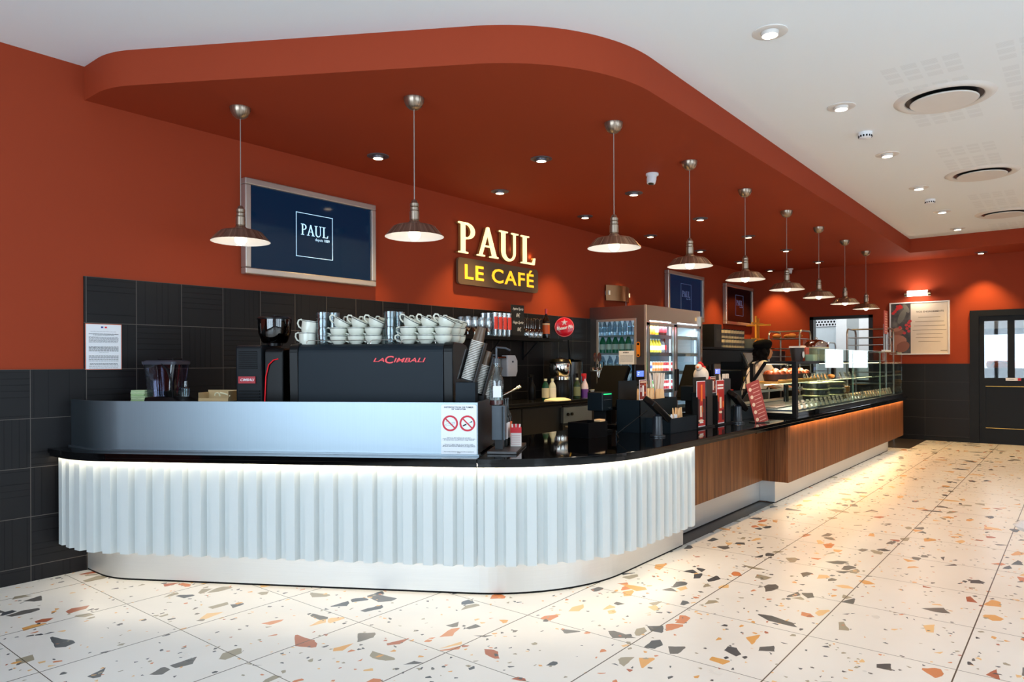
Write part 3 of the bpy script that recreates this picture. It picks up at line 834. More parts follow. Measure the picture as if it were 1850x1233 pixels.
def make_tv(loc, wdt, hgt, fr, screen, logo, label, lw, lh):
    t = thing('television', label, 'television', loc)
    mb = MB()
    a, b = wdt / 2, hgt / 2
    for (x0, x1, z0, z1) in ((-a, a, b - fr, b), (-a, a, -b, -b + fr), (-a, -a + fr, -b + fr, b - fr), (a - fr, a, -b + fr, b - fr)):
        mb.box(x0, x1, -.075, 0, z0, z1)
    mb.build('frame', M_FRAME, t, bevel=.008)
    mb = MB(); mb.box(-a + fr * .8, a - fr * .8, -.05, -.01, -b + fr * .8, b - fr * .8); s = mb.build('screen', screen, t)
    mb = MB(); q = .0045
    for (x0, x1, z0, z1) in ((-lw, lw, lh - q, lh), (-lw, lw, -lh, -lh + q), (-lw, -lw + q, -lh, lh), (lw - q, lw, -lh, lh)): mb.box(x0, x1, -.0525, -.0505, z0, z1)
    mb.build('logo_square', logo, s)
    mb = MB(); H_ = lw * .50; x = serif(MB(), 'PAUL', 0, 0, H_, 0, .1, sp=.03); serif(mb, 'PAUL', -x / 2 + .0, 0, H_, .0505, .0525, sp=.03); mb.build('logo_word', logo, s)
    text('depuis 1889', lw * .13, logo, s, (lw * .42, -.052, -H_ * .28), width=lw * .8, ext=.0004)
    return t
def tvgeo(tl, br, y=5.3):
    a = W(*tl, y=y); b = W(*br, y=y); return a, b
make_tv((3.772, 5.299, 2.512), 1.35, .775, .052, M_LCD, M_LOGO, 'large wall television with navy screen in a champagne frame, left of the glowing letters', .19, .19)
make_tv((11.25, 5.299, 2.50), 1.40, .80, .06, M_LCD, M_LOGOD, 'blue-screened television behind the top of the drinks cooler', .2, .22)
make_tv((13.65, 5.299, 2.50), 1.42, .775, .06, M_LCDK, M_LOGOD, 'black-screened television in the far corner, right of the cooler', .2, .2)

# ------------------------------------------------------------------ glowing sign
M_GOLDS = mat('gilt_returns', (190, 150, 90), .35, .7)
M_CREAM = mat('lit_cream_acrylic', (255, 240, 190), .5, emis=(255, 224, 160), es=1.05, noise=0)
M_HALO = mat('lit_yellow_edge', (255, 200, 60), .5, emis=(255, 178, 40), es=1.5, noise=0)
SG = thing('illuminated_letters', 'large glowing cream serif letters reading PAUL on the terracotta wall', 'sign', (0, 5.3, 0))
hx = serif(MB(), 'PAUL', 0, 0, 1, 0, .1, sp=.10)
Lh = .335; L0 = 5.60; total = 1.40; k = total / hx
z0 = 2.592
xx = 0
for ch in 'PAUL':
    mb = MB(); adv = serif(mb, ch, 0, 0, 1, .055, .075, sp=.10)
    me = MB(); serif(me, ch, 0, 0, 1, .02, .053, sp=.10)
    for q, nm, mt_ in ((me, 'letter', M_GOLDS), (mb, 'letter_face', M_CREAM)):
        q.v = [(L0 + (xx + v[0]) * k, v[1], z0 + v[2] * Lh) for v in q.v]
        o = q.build(nm, mt_, SG if nm == 'letter' else last)
        if nm == 'letter': last = o
    xx += adv
for (x, z) in [(5.75, 2.75), (6.2, 2.75), (6.6, 2.75), (6.95, 2.7)]:
    lamp_point('letter_glow', SG, (x, -.02, z), .14, (1, .62, .25), .02)
CB = thing('cafe_sign', 'brown rounded board with glowing yellow letters LE CAFÉ below the serif letters', 'sign', (6.315, 5.3, 2.398))
mb = MB(); a, b, r = .72, .145, .045
poly = []
for cx, cz, s0_ in ((a - r, b - r, 0), (-a + r, b - r, 90), (-a + r, -b + r, 180), (a - r, -b + r, 270)):
    poly += [(cx + r * math.cos(R(s0_ + i * 15)), cz + r * math.sin(R(s0_ + i * 15))) for i in range(7)]
M_XZ = Matrix(((1, 0, 0, 0), (0, 0, -1, 0), (0, 1, 0, 0), (0, 0, 0, 1)))
mb.prism(poly, .03, .06, 0, M_XZ)
mb.build('board', mat('bronze_board', (104, 84, 66), .45, .2), CB)
M_YEL = mat('lit_yellow_letters', (255, 205, 60), .5, emis=(255, 178, 30), es=.95, noise=0)
text('LE CAFÉ', .165, M_YEL, CB, (0, -.062, -.012), width=1.24, off=.014, spacing=1.12, name='lettering', ext=.002)

# ------------------------------------------------------------------ wall lamps, poster, notices
WL = thing('wall_lamp', 'curved brushed metal wall lamp above the left side of the drinks cooler', 'lamp', (9.02, 5.3, 2.39))
mb = MB(); n = 18; arc = [(-.33 + .66 * i / n, -.03 - .10 * math.sin(PI * i / n)) for i in range(n + 1)]
mb.strip(arc, [(x, y + .006) for x, y in arc], -.11, .11); mb.build('curved_shade', steel_mat('bronze_steel', (150, 120, 92), .3), WL)
mb = MB(); mb.box(-.30, .30, -.06, 0, -.03, .03); mb.build('bracket', M_WHITE, WL)
mb = MB(); mb.box(-.22, .22, -.075, -.061, -.02, .02); mb.build('tube', mat('tube_off', (230, 226, 240), .4, emis=(255, 220, 200), es=.8, noise=0), WL)
mb = MB(); mb.box(.262, .268, -.012, -.006, -.26, -.03); mb.build('cable', M_PAPER, WL)

PL_ = thing('picture_light', 'bright tubular wall light above the framed berry poster', 'lamp', (XF, 2.275, 2.6), -PI / 2)
mb = MB(); M_ = Matrix.Translation((-.16, -.10, 0)) @ Matrix.Rotation(PI / 2, 4, 'Y'); mb.cyl((0, 0, 0), .05, .32, 20, M=M_); mb.build('glass_tube', mat('lit_opal', (255, 250, 240), .5, emis=(255, 240, 220), es=6, noise=0), PL_)
mb = MB()
for xa in (-.205, .16): mb.cyl((0, 0, 0), .058, .045, 20, M=Matrix.Translation((xa, -.10, 0)) @ Matrix.Rotation(PI / 2, 4, 'Y'))
mb.box(-.19, -.17, -.09, 0, -.015, .015); mb.box(.17, .19, -.09, 0, -.015, .015); mb.build('end_cap', M_CHROME, PL_)
lamp_point('tube_light', PL_, (0, -.22, 0), 7, (1, .86, .68), .06)

PO_ = thing('framed_poster', 'white-framed poster of a hand picking red berries beside a cream text panel', 'poster', (XF, 2.27, 1.985), -PI / 2)
mb = MB(); a, b, fr = .47, .47, .022
for q in ((-a, a, b - fr, b), (-a, a, -b, -b + fr), (-a, -a + fr, -b + fr, b - fr), (a - fr, a, -b + fr, b - fr)): mb.box(q[0], q[1], -.035, -.001, q[2], q[3])
mb.build('frame', mat('white_frame', (226, 224, 222), .35), PO_, bevel=.003)
def poster_mat():
    mt = bpy.data.materials.new('berry_photo'); t = NT(mt); b = t.b
    tc = t.new('ShaderNodeTexCoord')
    sp_ = t.new('ShaderNodeSeparateXYZ'); t.link(tc.outputs['Object'], sp_.inputs[0])
    f = t.noise(tc.outputs['Object'], 7, 3)
    c = t.ramp(f, [(.3, rgb(30, 26, 26)), (.55, rgb(70, 62, 58)), (.8, rgb(120, 112, 100))])
    t.link(c, b.inputs['Base Color']); b.inputs['Roughness'].default_value = .4
    return mt
PHB = MB(); PHB.box(-.449, -.13, -.02, -.002, -.449, .449)
mb = MB(); mb.box(-.13, .449, -.02, -.002, -.449, .449); tp = mb.build('text_panel', mat('cream_panel', (222, 206, 186), .5), PO_)
M_BERRY = mat('berry_red', (190, 28, 24), .35); M_SKIN = mat('printed_skin', (176, 118, 96), .6); M_LEAF = mat('printed_leaf', (108, 104, 94), .6)
random.seed(3)
FK = [0]
def flat(mb_, cx, cz, rx, rz_, rot=0, y=-.0212, n=16, m_=1):
    FK[0] = (FK[0] + 1) % 9; y -= FK[0] * .00006
    c_, s_ = math.cos(rot), math.sin(rot)
    mb_.prism([(cx + rx * math.cos(2 * PI * i / n) * c_ - rz_ * math.sin(2 * PI * i / n) * s_, cz + rx * math.cos(2 * PI * i / n) * s_ + rz_ * math.sin(2 * PI * i / n) * c_) for i in range(n)], -y - .001, -y, m_, M_XZ)
for cx, cz in [(-.34, .40), (-.31, .37), (-.35, .35), (-.30, .41), (-.28, .385), (-.38, .31), (-.41, .28), (-.16, .10), (-.20, .06), (-.15, .04), (-.19, .0), (-.16, -.05), (-.30, .02), (-.23, -.08), (-.14, .13)]: flat(PHB, cx, cz, .026, .026, y=-.0222, m_=1)
for a_ in ((-.36, -.02, .10, .035, .3), (-.33, -.08, .11, .035, .1), (-.34, -.15, .11, .038, -.1), (-.32, -.24, .13, .10, .5), (-.26, -.33, .12, .09, .6), (-.40, -.32, .048, .12, 0), (-.27, -.05, .05, .03, -.6)): flat(PHB, a_[0], a_[1], a_[2], a_[3], a_[4], y=-.0209, m_=2 + 2 * (FK[0] % 2))
flat(PHB, -.27, .22, .05, .14, -.4, y=-.0206, m_=3); flat(PHB, -.20, .36, .035, .09, .5, y=-.0206, m_=3)
ph = PHB.build('photo_panel', [poster_mat(), M_BERRY, M_SKIN, M_LEAF, mat('printed_skin_dark', (142, 88, 70), .6)], PO_)
text('NOS ENGAGEMENTS', .03, mat('brown_ink', (70, 52, 36), .7, noise=0), tp, (.17, -.0212, .29), width=.42, off=.006)
mb = MB()
for i, (z, w_) in enumerate([(.19, .17), (.115, .22), (.04, .24), (-.035, .26), (-.105, .20), (-.17, .21), (-.24, .17)]): mb.box(.16 - w_, .16 + w_, -.021, -.02, z - .004, z + .004)
mb.box(.33, .43, -.021, -.02, -.41, -.395); mb.build('text_lines', mat('faded_ink', (150, 132, 110), .7, noise=0), tp)

# notice on the tiles
NT_ = thing('notice', 'white printed notice taped on the dark tiles at the far left', 'notice', (2.06, 5.285, 1.52))
mb = MB(); mb.box(-.117, .117, -.002, 0, -.158, .158); mb.build('sheet', mat('orange_edge', (220, 120, 90), .6), NT_)
mb = MB(); mb.box(-.113, .113, -.003, -.002, -.154, .154); pg = mb.build('page', M_PAPER, NT_)
mb = MB(); mb.box(-.018, -.004, -.0036, -.003, .129, .140); mb.build('blue_mark', mat('flag_blue', (40, 60, 150), .6), NT_)
mb = MB(); mb.box(.006, .02, -.0036, -.003, .129, .140); mb.build('red_mark', mat('flag_red', (214, 40, 50), .6), NT_)
text('Il est interdit de vendre des boissons alcooliques\nà des mineurs de moins de 18 ans', .0055, M_INK, pg, (0, -.0036, .085), width=.19, off=.01)
mb = MB(); mbb = MB()
random.seed(5)
def lines(mb_, zs, hw=.095, hh=.0012):
    for z in zs:
        x = -hw
        while x < hw - .004:
            l_ = min(random.uniform(.006, .02), hw - x); mb_.box(x, x + l_, -.0036, -.003, z - hh, z + hh); x += l_ + .003
lines(mb, [.105], .085, .0008); lines(mb, [.067 - i * .006 for i in range(7)]); lines(mbb, [.0, -.007, -.014, -.021, -.029], .095, .0016); lines(mb, [-.037], .03)
lines(mbb, [-.062, -.070, -.078, -.087], .095, .0016); lines(mbb, [-.114, -.122], .09, .0016); lines(mb, [-.098, -.134, -.146])
mb.build('small_print', M_GREYINK, NT_); mbb.build('bold_print', M_INK, NT_)

# no smoking panel on the steel screen
NS = thing('no_smoking_sign', 'white no-smoking and no-vaping panel with two red circles on the steel screen', 'sign', B(2.178, .1015, 1.003), BARZ)
mb = MB(); a, b, r = .107, .15, .012; poly = []
for cx, cz, s0_ in ((a - r, b - r, 0), (-a + r, b - r, 90), (-a + r, -b + r, 180), (a - r, -b + r, 270)): poly += [(cx + r * math.cos(R(s0_ + i * 30)), cz + r * math.sin(R(s0_ + i * 30))) for i in range(4)]
mb.prism(poly, 0, .002, 0, M_XZ); mb.build('panel', M_PAPER, NS)
M_PRED = mat('prohibition_red', (200, 16, 46), .5)
def annulus(mb_, cx, cz, r0, r1, y, n=40):
    for i in range(n):
        a0, a1 = 2 * PI * i / n, 2 * PI * (i + 1) / n
        mb_.add([(cx + q * math.cos(t_), y, cz + q * math.sin(t_)) for t_ in (a0, a1) for q in (r0, r1)], [(0, 1, 3, 2)])
for cx in (-.052, .052):
    mb = MB(); annulus(mb, cx, .039, .0365, .0475, -.0032)
    M = Matrix.Translation((cx, 0, .039)) @ Matrix.Rotation(R(45), 4, 'Y'); mb.box(-.042, .042, -.0034, -.0030, -.004, .004, M=M)
    mb.build('prohibition_ring', M_PRED, NS)
mb = MB(); M = Matrix.Translation((-.052, 0, .034)) @ Matrix.Rotation(R(-14), 4, 'Y')
for q in ((-.027, .027, .0045, .0055), (-.027, .027, -.0055, -.0045), (-.027, -.026, -.0055, .0055), (.026, .027, -.0055, .0055), (.016, .017, -.0055, .0055)): mb.box(q[0], q[1], -.0028, -.0022, q[2], q[3], M=M)
mb.tube([(-.078, -.0026, .046), (-.072, -.0026, .05), (-.076, -.0026, .056), (-.070, -.0026, .061)], .0008, 4); mb.build('cigarette_icon', M_INK, NS)
mb = MB(); M = Matrix.Translation((.052, 0, .037)) @ Matrix.Rotation(R(-25), 4, 'Y')
mb.box(-.03, -.008, -.0028, -.0022, -.004, .004, M=M); mb.box(-.006, .02, -.0028, -.0022, -.0008, .0008, M=M); mb.box(.02, .032, -.0028, -.0022, -.003, .003, M=M); mb.build('vaping_icon', M_INK, NS)
text('INTERDICTION DE FUMER\nET VAPOTER', .0085, M_INK, NS, (0, -.0026, .128), width=.176, off=.015)
text("Décret n° 2017-633 du 25 avril 2017\nrelatif aux conditions d'application de l'interdiction\nde vapoter dans certains lieux à usage collectif", .0046, M_INK, NS, (0, -.0026, -.053), width=.196)
text("Décret n° 2006-1386 du 15 novembre 2006\nfixant les conditions d'application de l'interdiction\nde fumer dans les lieux affectés à un usage collectif", .0046, M_INK, NS, (0, -.0026, -.092), width=.198)
text("Pour arrêter de fumer, faites-vous aider en appelant le\n39 89", .0046, M_INK, NS, (0, -.0026, -.132), width=.18)
# ------------------------------------------------------------------ things on the bar behind the steel screen
M_MBODY = mat('machine_navy_grey', (22, 32, 40), .42, .0, spec=.15)
M_MSIDE = mat('machine_side', (8, 9, 10), .3, spec=.2)
M_CRED = mat('machine_red', (222, 20, 34), .35, emis=(222, 20, 34), es=.15, noise=0)
CM = thing('coffee_machine', 'wide dark espresso machine with red lettering on its back, loaded with cups', 'coffee machine', B(1.51, -.25, .851), BARZ)
mb = MB()
# back panel with rounded top edge, side profile extruded along the width
def xprism(mb_, prof, x0, x1, mat_=0):
    """profile in (y, z) swept from x0 to x1"""
    M = Matrix(((0, 0, 1, 0), (1, 0, 0, 0), (0, 1, 0, 0), (0, 0, 0, 1)))
    A_ = sum(prof[i][0] * prof[(i + 1) % len(prof)][1] - prof[(i + 1) % len(prof)][0] * prof[i][1] for i in range(len(prof)))
    mb_.prism(prof if A_ > 0 else prof[::-1], x0, x1, mat_, M)
def arcp(cy, cz, r, a0, a1, n=6): return [(cy + r * math.cos(R(a0 + (a1 - a0) * i / n)), cz + r * math.sin(R(a0 + (a1 - a0) * i / n))) for i in range(n + 1)]
xprism(mb, [(0, .06), (0, .62)] + arcp(.055, .62, .055, 180, 90) + [(.40, .675), (.40, .06)], -.49, .49); mb.build('body', M_MBODY, CM)
mb = MB(); xprism(mb, [(.01, .05), (-.006, .62)] + arcp(.055, .625, .06, 180, 90) + [(.30, .682)] + arcp(.38, .52, .16, 70, 10, 6) + [(.52, .3), (.50, .05)], .49, .555)
xprism(mb, [(.01, .05), (-.006, .62)] + arcp(.055, .625, .06, 180, 90) + [(.30, .682)] + arcp(.38, .52, .16, 70, 10, 6) + [(.52, .3), (.50, .05)], -.555, -.49)
# two cheeks of the machine
lft = MB(); rgt_ = MB()
xprism(lft, [(.01, .05), (-.006, .62)] + arcp(.055, .625, .06, 180, 90) + [(.30, .682)] + arcp(.38, .52, .16, 70, 10, 6) + [(.52, .3), (.50, .05)], -.555, -.491)
xprism(rgt_, [(.01, .05), (-.006, .62)] + arcp(.055, .625, .06, 180, 90) + [(.30, .682)] + arcp(.38, .52, .16, 70, 10, 6) + [(.52, .3), (.50, .05)], .491, .555)
lft.build('side_cheek', M_MSIDE, CM, bevel=.006); rgt_.build('side_cheek', M_MSIDE, CM, bevel=.006)
mb = MB(); mb.box(-.46, .46, .40, .56, .05, .12); mb.build('drip_tray', M_STEEL, CM)
mb = MB(); mb.box(-.46, .46, .40, .50, .40, .60); mb.build('group_panel', M_BLACKS, CM)
for xg in (-.25, .05, .32):
    mb = MB(); mb.cyl((xg, .46, .31), .035, .09, 18); mb.tube([(xg, .48, .33), (xg, .60, .32)], .012, 8); mb.build('brew_group', M_CHROME, CM)
for xg in (-.5, -.1, .1, .5):
    for yg in (.05, .45):
        mb = MB(); mb.cyl((xg * .95, yg, 0), .02, .06, 12); mb.build('foot', M_BLACK, CM)
lg = text('LA', .026, M_CRED, CM, (.06, -.002, .568), width=.075, off=.012, shear=.3, ext=.002, name='logo_lettering')
text('C', .05, M_CRED, CM, (.128, -.0025, .568), width=.06, off=.016, shear=.15, ext=.002, name='logo_lettering')
text('IMBALI', .030, M_CRED, CM, (.262, -.002, .566), width=.215, off=.012, shear=.3, ext=.002, name='logo_lettering')
rail = MB()
for xa, xb in ((-.44, -.02), (-.0, .20), (.21, .435)):
    rail.tube([(xa, .02, .676), (xa, .02, .692), (xa + .012, .02, .70), (xb - .012, .02, .70), (xb, .02, .692), (xb, .02, .676)], .0025, 6)
for k, (xa, xb) in enumerate(((-.44, -.02), (-.0, .20), (.21, .435))):
    r_ = MB(); r_.tube([(xa, .02, .676), (xa, .02, .692), (xa + .012, .02, .70), (xb - .012, .02, .70), (xb, .02, .692), (xb, .02, .676)], .0025, 6); r_.build('cup_rail', M_CHROME, CM)

# coffee grinder
GR = thing('coffee_grinder', 'black coffee grinder with smoked bean hopper left of the espresso machine', 'coffee grinder', B(.66, -.3, .851), BARZ)
mb = MB(); xprism(mb, [(.02, 0), (0, .55), (.0, .64)] + arcp(.03, .645, .03, 180, 90) + [(.3, .68), (.32, .5), (.3, 0)], -.115, .075)
mb.build('body', mat('grinder_black', (20, 24, 28), .4, spec=.2), GR, bevel=.012)
mb = MB(); xprism(mb, [(.03, 0), (.03, .60)] + arcp(.06, .62, .03, 180, 90) + [(.3, .66), (.32, 0)], .077, .215); mb.build('rear_housing', M_BLACKS, GR, bevel=.01)
mb = MB(); mb.tube([(.085, .022, .0), (.087, .02, .3), (.095, .02, .46), (.115, .02, .54), (.15, .02, .572), (.18, .03, .58)], .004, 6); mb.build('red_stripe', M_CRED, GR)
mb = MB()
for i in range(10): mb.box(-.088, .045, -.0045, .004, .515 + i * .0125, .520 + i * .0125)
mb.build('air_slots', M_BLACK, GR)
mb = MB(); mb.box(-.09, .032, -.006, 0, .415, .462); bd = mb.build('badge', mat('badge_red', (176, 28, 40), .4), GR)
text('CIMBALI', .018, M_PAPER, bd, (-.028, -.0065, .438), width=.10, shear=.3, off=.01, name='logo_lettering')
mb = MB()
for i in range(16): mb.box(-.09, .06, -.0035, .006, .06 + i * .02, .066 + i * .02)
mb.build('ribs', M_BLACK, GR)
M_SMOKE = glass('smoked_plastic', (120, 80, 66), .10, .05, .55)
mb = MB(); hx_, hy_ = .095, .15
mb.lathe([(.075, .69), (.085, .70), (.108, .76), (.112, .83), (.112, .853)], 32, (hx_, hy_, 0)); mb.build('hopper', M_SMOKE, GR)
mb = MB(); mb.lathe([(.002, .875), (.10, .872), (.118, .862), (.118, .853), (.002, .853)], 32, (hx_, hy_, 0)); mb.cyl((hx_, hy_, .873), .012, .012, 12); mb.build('lid', M_BLACKS, GR)
mb = MB(); mb.cyl((hx_, hy_, .67), .055, .03, 20); mb.build('collar', M_BLACKS, GR)
mb = MB(); mb.lathe([(.002, .70), (.08, .705), (.10, .75), (.09, .775), (.002, .785)], 24, (hx_, hy_, 0)); mb.build('coffee_beans', mat('roast_beans', (46, 22, 12), .6, noise=.4), GR, kind='stuff')

# cups stacked on the machine
M_CHINA = mat('cream_china', (224, 226, 212), .18, coat=.3, noise=.01)
M_BAND = mat('dark_rim_band', (44, 52, 50), .3)
def make_cup(label, loc, r=.06, h=.06, cat='cup', name='coffee_cup', rz=0):
    t = thing(name, label, cat, loc, rz, group='cream china cups on the espresso machine')
    mb = MB()
    pr = [(.002, .004), (r * .5, .004), (r * .55, 0), (r * .58, .004), (r * .80, h * .25), (r * .94, h * .6), (r * .99, h * .87), (r * 1.0, h * .955), (r, h), (r * .95, h), (r * .9, h * .6), (r * .75, h * .28), (r * .5, .01), (.002, .008)]
    if h > .075: pr = [(.002, .004), (r * .78, .004), (r * .85, 0), (r * .9, .006), (r * .96, h * .3), (r, h * .90), (r, h * .955), (r, h), (r * .93, h), (r * .9, h * .3), (r * .8, .01), (.002, .008)]
    ms = [0] * (len(pr) - 1); ms[6 if h < .075 else 5] = 1
    mb.lathe(pr, 28, mats=ms); mb.build('cup_body', [M_CHINA, M_BAND], t)
    mb = MB(); hh = h
    mb.tube([(-r * .93, 0, hh * .88), (-r * 1.18, 0, hh * 1.0), (-r * 1.45, 0, hh * .9), (-r * 1.5, 0, hh * .65), (-r * 1.3, 0, hh * .38), (-r * .85, 0, hh * .22)], [.005, .0055, .006, .006, .0055, .005], 8); mb.build('handle', M_CHINA, t)
    return t
MZ = .851 + .676
def mtop(xl, y, z=0):   # machine-local x,y to world
    return B(1.51 + xl, -.25 - y, MZ + z)
random.seed(11)
cup0 = None
def place_cup(xl, y, tier, label, tilt=0, rz=0):
    global cup0
    z = [.0, .052, .108][tier]
    if cup0 is None: cup0 = make_cup(label, mtop(xl, y, z), rz=BARZ); c_ = cup0
    else: c_ = dup(cup0, mtop(xl, y, z), label)
    c_.rotation_euler = (0, R(tilt), BARZ + R(rz))
    return c_
cols = [(612, 'first'), (644, 'second'), (675, 'third'), (738, 'fourth'), (770, 'fifth'), (801, 'sixth')]
tn = ['bottom', 'middle', 'top']
def sfor(u, y):   # machine-local x for a photo column at depth y behind the back panel
    o = -.25 - y; p_ = W(u, 600, depth=1) - Vector((0, 0, CAMH)); k_ = (A0 + BN * o).dot(BN) / p_.to_2d().to_3d().dot(BN)
    q_ = Vector((p_.x, p_.y, 0)) * k_; return (q_ - A0).dot(BT) - 1.51
for u, nm in cols:
    for k in range(3):
        place_cup(sfor(u, .10), .10 + (.006 if k == 2 else 0), k, 'cream cup, %s of the %s front stack from the left' % (tn[k], nm), tilt=(0, 0, 26)[k] + (3 if k == 2 and nm in ('first', 'fourth') else 0), rz=random.uniform(-12, 12) + (4 if k == 2 else 0))
for u, nm in ((636, 'first'), (664, 'second'), (694, 'third'), (757, 'fourth'), (788, 'fifth'), (817, 'sixth')):
    for k in range(3):
        place_cup(sfor(u, .215), .215, k, 'cream cup, %s of the %s stack from left in the second row' % (tn[k], nm), tilt=(0, 0, 24)[k], rz=random.uniform(-15, 15))
for u, nm in ((803, 'fifth'), (826, 'sixth')):
    for k in range(3):
        place_cup(sfor(u, .325), .325, k, 'cream cup, %s of the %s stack at the right of the back row' % (tn[k], {'fifth': 'inner', 'sixth': 'outer'}[nm]), tilt=(0, 0, 16)[k], rz=random.uniform(-15, 15))
m0 = make_cup('large cream mug at the left end of the machine top, lower of two', mtop(sfor(556, .10), .10), r=.058, h=.082, name='mug', cat='mug', rz=BARZ)
m1 = dup(m0, mtop(sfor(558, .10), .105, .079), 'large cream mug tilted on top of another at the left end of the machine'); m1.rotation_euler = (0, R(9), BARZ + .1)
# stacked tumblers
M_GL = glass('tumbler_glass', (235, 245, 248), .10, .03, .94)
def make_tumbler(label, loc, r=.044, h=.10, group='stacked tumblers on the espresso machine'):
    t = thing('tumbler', label, 'glass', loc, BARZ, group=group)
    mb = MB(); n = 12
    mb.lathe([(.002, .006), (r * .78, .006), (r * .8, 0), (r * .86, h * .1), (r * .9, h * .55), (r * .99, h * .58), (r, h), (r * .93, h), (r * .84, h * .55), (r * .76, .012), (.002, .012)], 10)
    mb.build('glass_body', M_GL, t); return t
t0 = None
for st, (u, y) in enumerate(((583, .10), (603, .16), (705, .11), (720, .17), (592, .24))):
    for k in range(3 if st != 4 else 2):
        lab = 'clear tumbler, %s of the %s' % (tn[k], ['stack beside the two large mugs', 'stack right behind the large mugs', 'front stack in the middle of the machine top', 'second stack in the middle of the machine top', 'farthest stack behind the large mugs'][st])
        loc = mtop(sfor(u, y), y, k * .058)
        if t0 is None: t0 = make_tumbler(lab, loc)
        else: dup(t0, loc, lab)

# blender jar, cloths, box
ST = 1.14
BJ = thing('blender_jug', 'smoky clear blender jug with black lid standing behind the steel screen', 'blender', B(.01, -.36, ST), BARZ)
M_JUG = glass('jug_plastic', (190, 195, 215), .08, .04, .95)
mb = MB()
def rrect(w_, d_, r, n=5):
    o = []
    for cx, cy, s0_ in ((w_ - r, d_ - r, 0), (-w_ + r, d_ - r, 90), (-w_ + r, -d_ + r, 180), (w_ - r, -d_ + r, 270)): o += [(cx + r * math.cos(R(s0_ + i * 90 / n)), cy + r * math.sin(R(s0_ + i * 90 / n))) for i in range(n + 1)]
    return o
def loft(mb_, secs, mat_=0, cap=(True, True), M=None, smooth=True):
    n = len(secs[0][0]); vs = []
    for poly_, z, (ox, oy) in secs: vs += [(x + ox, y + oy, z) for x, y in poly_]
    fs = [(k * n + i, k * n + (i + 1) % n, (k + 1) * n + (i + 1) % n, (k + 1) * n + i) for k in range(len(secs) - 1) for i in range(n)]
    mb_.add(vs, fs, mat_, smooth, M); b_ = len(mb_.v) - len(vs)
    if cap[0]: mb_.f.append([b_ + i for i in range(n)][::-1]); mb_.m.append(mat_); mb_.s.append(False)
    if cap[1]: mb_.f.append([b_ + (len(secs) - 1) * n + i for i in range(n)]); mb_.m.append(mat_); mb_.s.append(False)
loft(mb, [(rrect(.10, .085, .03), .03, (-.01, 0)), (rrect(.11, .09, .03), .15, (-.01, 0)), (rrect(.125, .095, .03), .255, (-.01, 0))], cap=(True, False)); mb.build('jug_wall', M_JUG, BJ)
mb = MB(); loft(mb, [(rrect(.13, .10, .03), .255, (-.01, 0)), (rrect(.132, .102, .03), .275, (-.01, 0)), (rrect(.115, .09, .03), .285, (-.01, 0))]); mb.build('lid', mat('lid_smoke', (62, 62, 72), .25), BJ, bevel=.002)
mb = MB(); mb.box(-.04, .08, -.06, .05, .285, .30); mb.build('lid_cap', M_BLACKS, BJ, bevel=.004)
mb = MB(); mb.tube([(.02, -.098, .26), (.065, -.105, .22), (.09, -.105, .15), (.098, -.10, .08), (.10, -.095, .03)], .005, 6); mb.build('handle', M_BLACK, BJ)
mb = MB(); loft(mb, [(rrect(.15, .11, .03), 0, (.02, 0)), (rrect(.12, .10, .03), .03, (.0, 0))]); mb.build('base', M_BLACKS, BJ)
mb = MB(); mb.lathe([(.025, .03), (.03, .09), (.018, .1), (.015, .14)], 16, (.12, .02, 0)); mb.build('inner_cup', M_GL, BJ)
CL_ = [(178, 206, 150), (196, 214, 168), (186, 208, 160), (200, 204, 150), (182, 206, 166)]
for i in range(6):
    mb = MB(); w_ = .052 - .002 * (i % 2)
    mb.box(-w_, w_, -.05, .05, 0, .0125)
    tag(mb.build('napkin', mat('pale_green_cloth%d' % (i % 3), CL_[i % 3], .8), None, B(-.145, -.30, ST + i * .0135), BARZ + .04 * (i % 3), bevel=.004), 'pale green folded napkin, %s from the top of the pile left of the blender jug' % ORD[5 - i], 'napkin', 'folded napkins in a pile')
bx = thing('cardboard_box', 'open beige cardboard box right of the blender jug', 'box', B(.35, -.42, ST), BARZ)
for q, nm in (((-.11, .11, .06, .064, 0, .075), 'back_wall'), ((-.11, .11, -.064, -.06, 0, .022), 'front_wall'), ((.106, .11, -.06, .06, 0, .07), 'side_wall'), ((-.11, -.106, -.06, .06, 0, .06), 'side_wall')):
    mb = MB(); mb.box(*q); mb.build(nm, mat('beige_card', (206, 176, 128), .8), bx)
mb = MB(); mb.tube([(-.02, -.02, .03), (-.015, -.02, .045), (0, -.02, .05), (.012, -.02, .045), (.02, -.02, .025)], .005, 8); mb.tube([(.02, -.02, .05), (.06, -.01, .04), (.085, -.005, .025)], .006, 8)
tag(mb.build('whistle_clip', mat('cream_plastic', (230, 220, 180), .5), None, B(.38, -.38, ST + .01), BARZ), 'small cream plastic clip on the edge of the beige box', 'clip')

# paper cup dispensers: three slanted racks one behind the other
M_KRAFTK = mat('black_card', (52, 50, 50), .6); M_CUPW = mat('paper_cup_inside', (226, 222, 214), .6); M_CUPB = mat('paper_cup_brown', (96, 78, 62), .3, .2)
lean = R(16)
def make_papercup(label, loc, group):
    t = thing('paper_cup', label, 'paper cup', loc, BARZ, group=group)
    mb = MB(); mb.lathe([(.027, -.095), (.038, 0), (.037, .0), (.026, -.09)], 24); mb.lathe([(.002, -.0945), (.027, -.095)], 24); mb.build('cup_wall', M_CUPB, t)
    mb = MB(); mb.lathe([(.0385, -.002), (.0415, .0), (.0415, .004), (.0385, .0045), (.0375, 0)], 24); mb.build('rim', M_CUPW, t)
    return t
pc0 = None
DISP = [(2.145, -.30, 24, 'front', 1.28), (2.18, -.42, 18, 'middle', 1.19), (2.21, -.53, 15, 'rear', 1.12)]
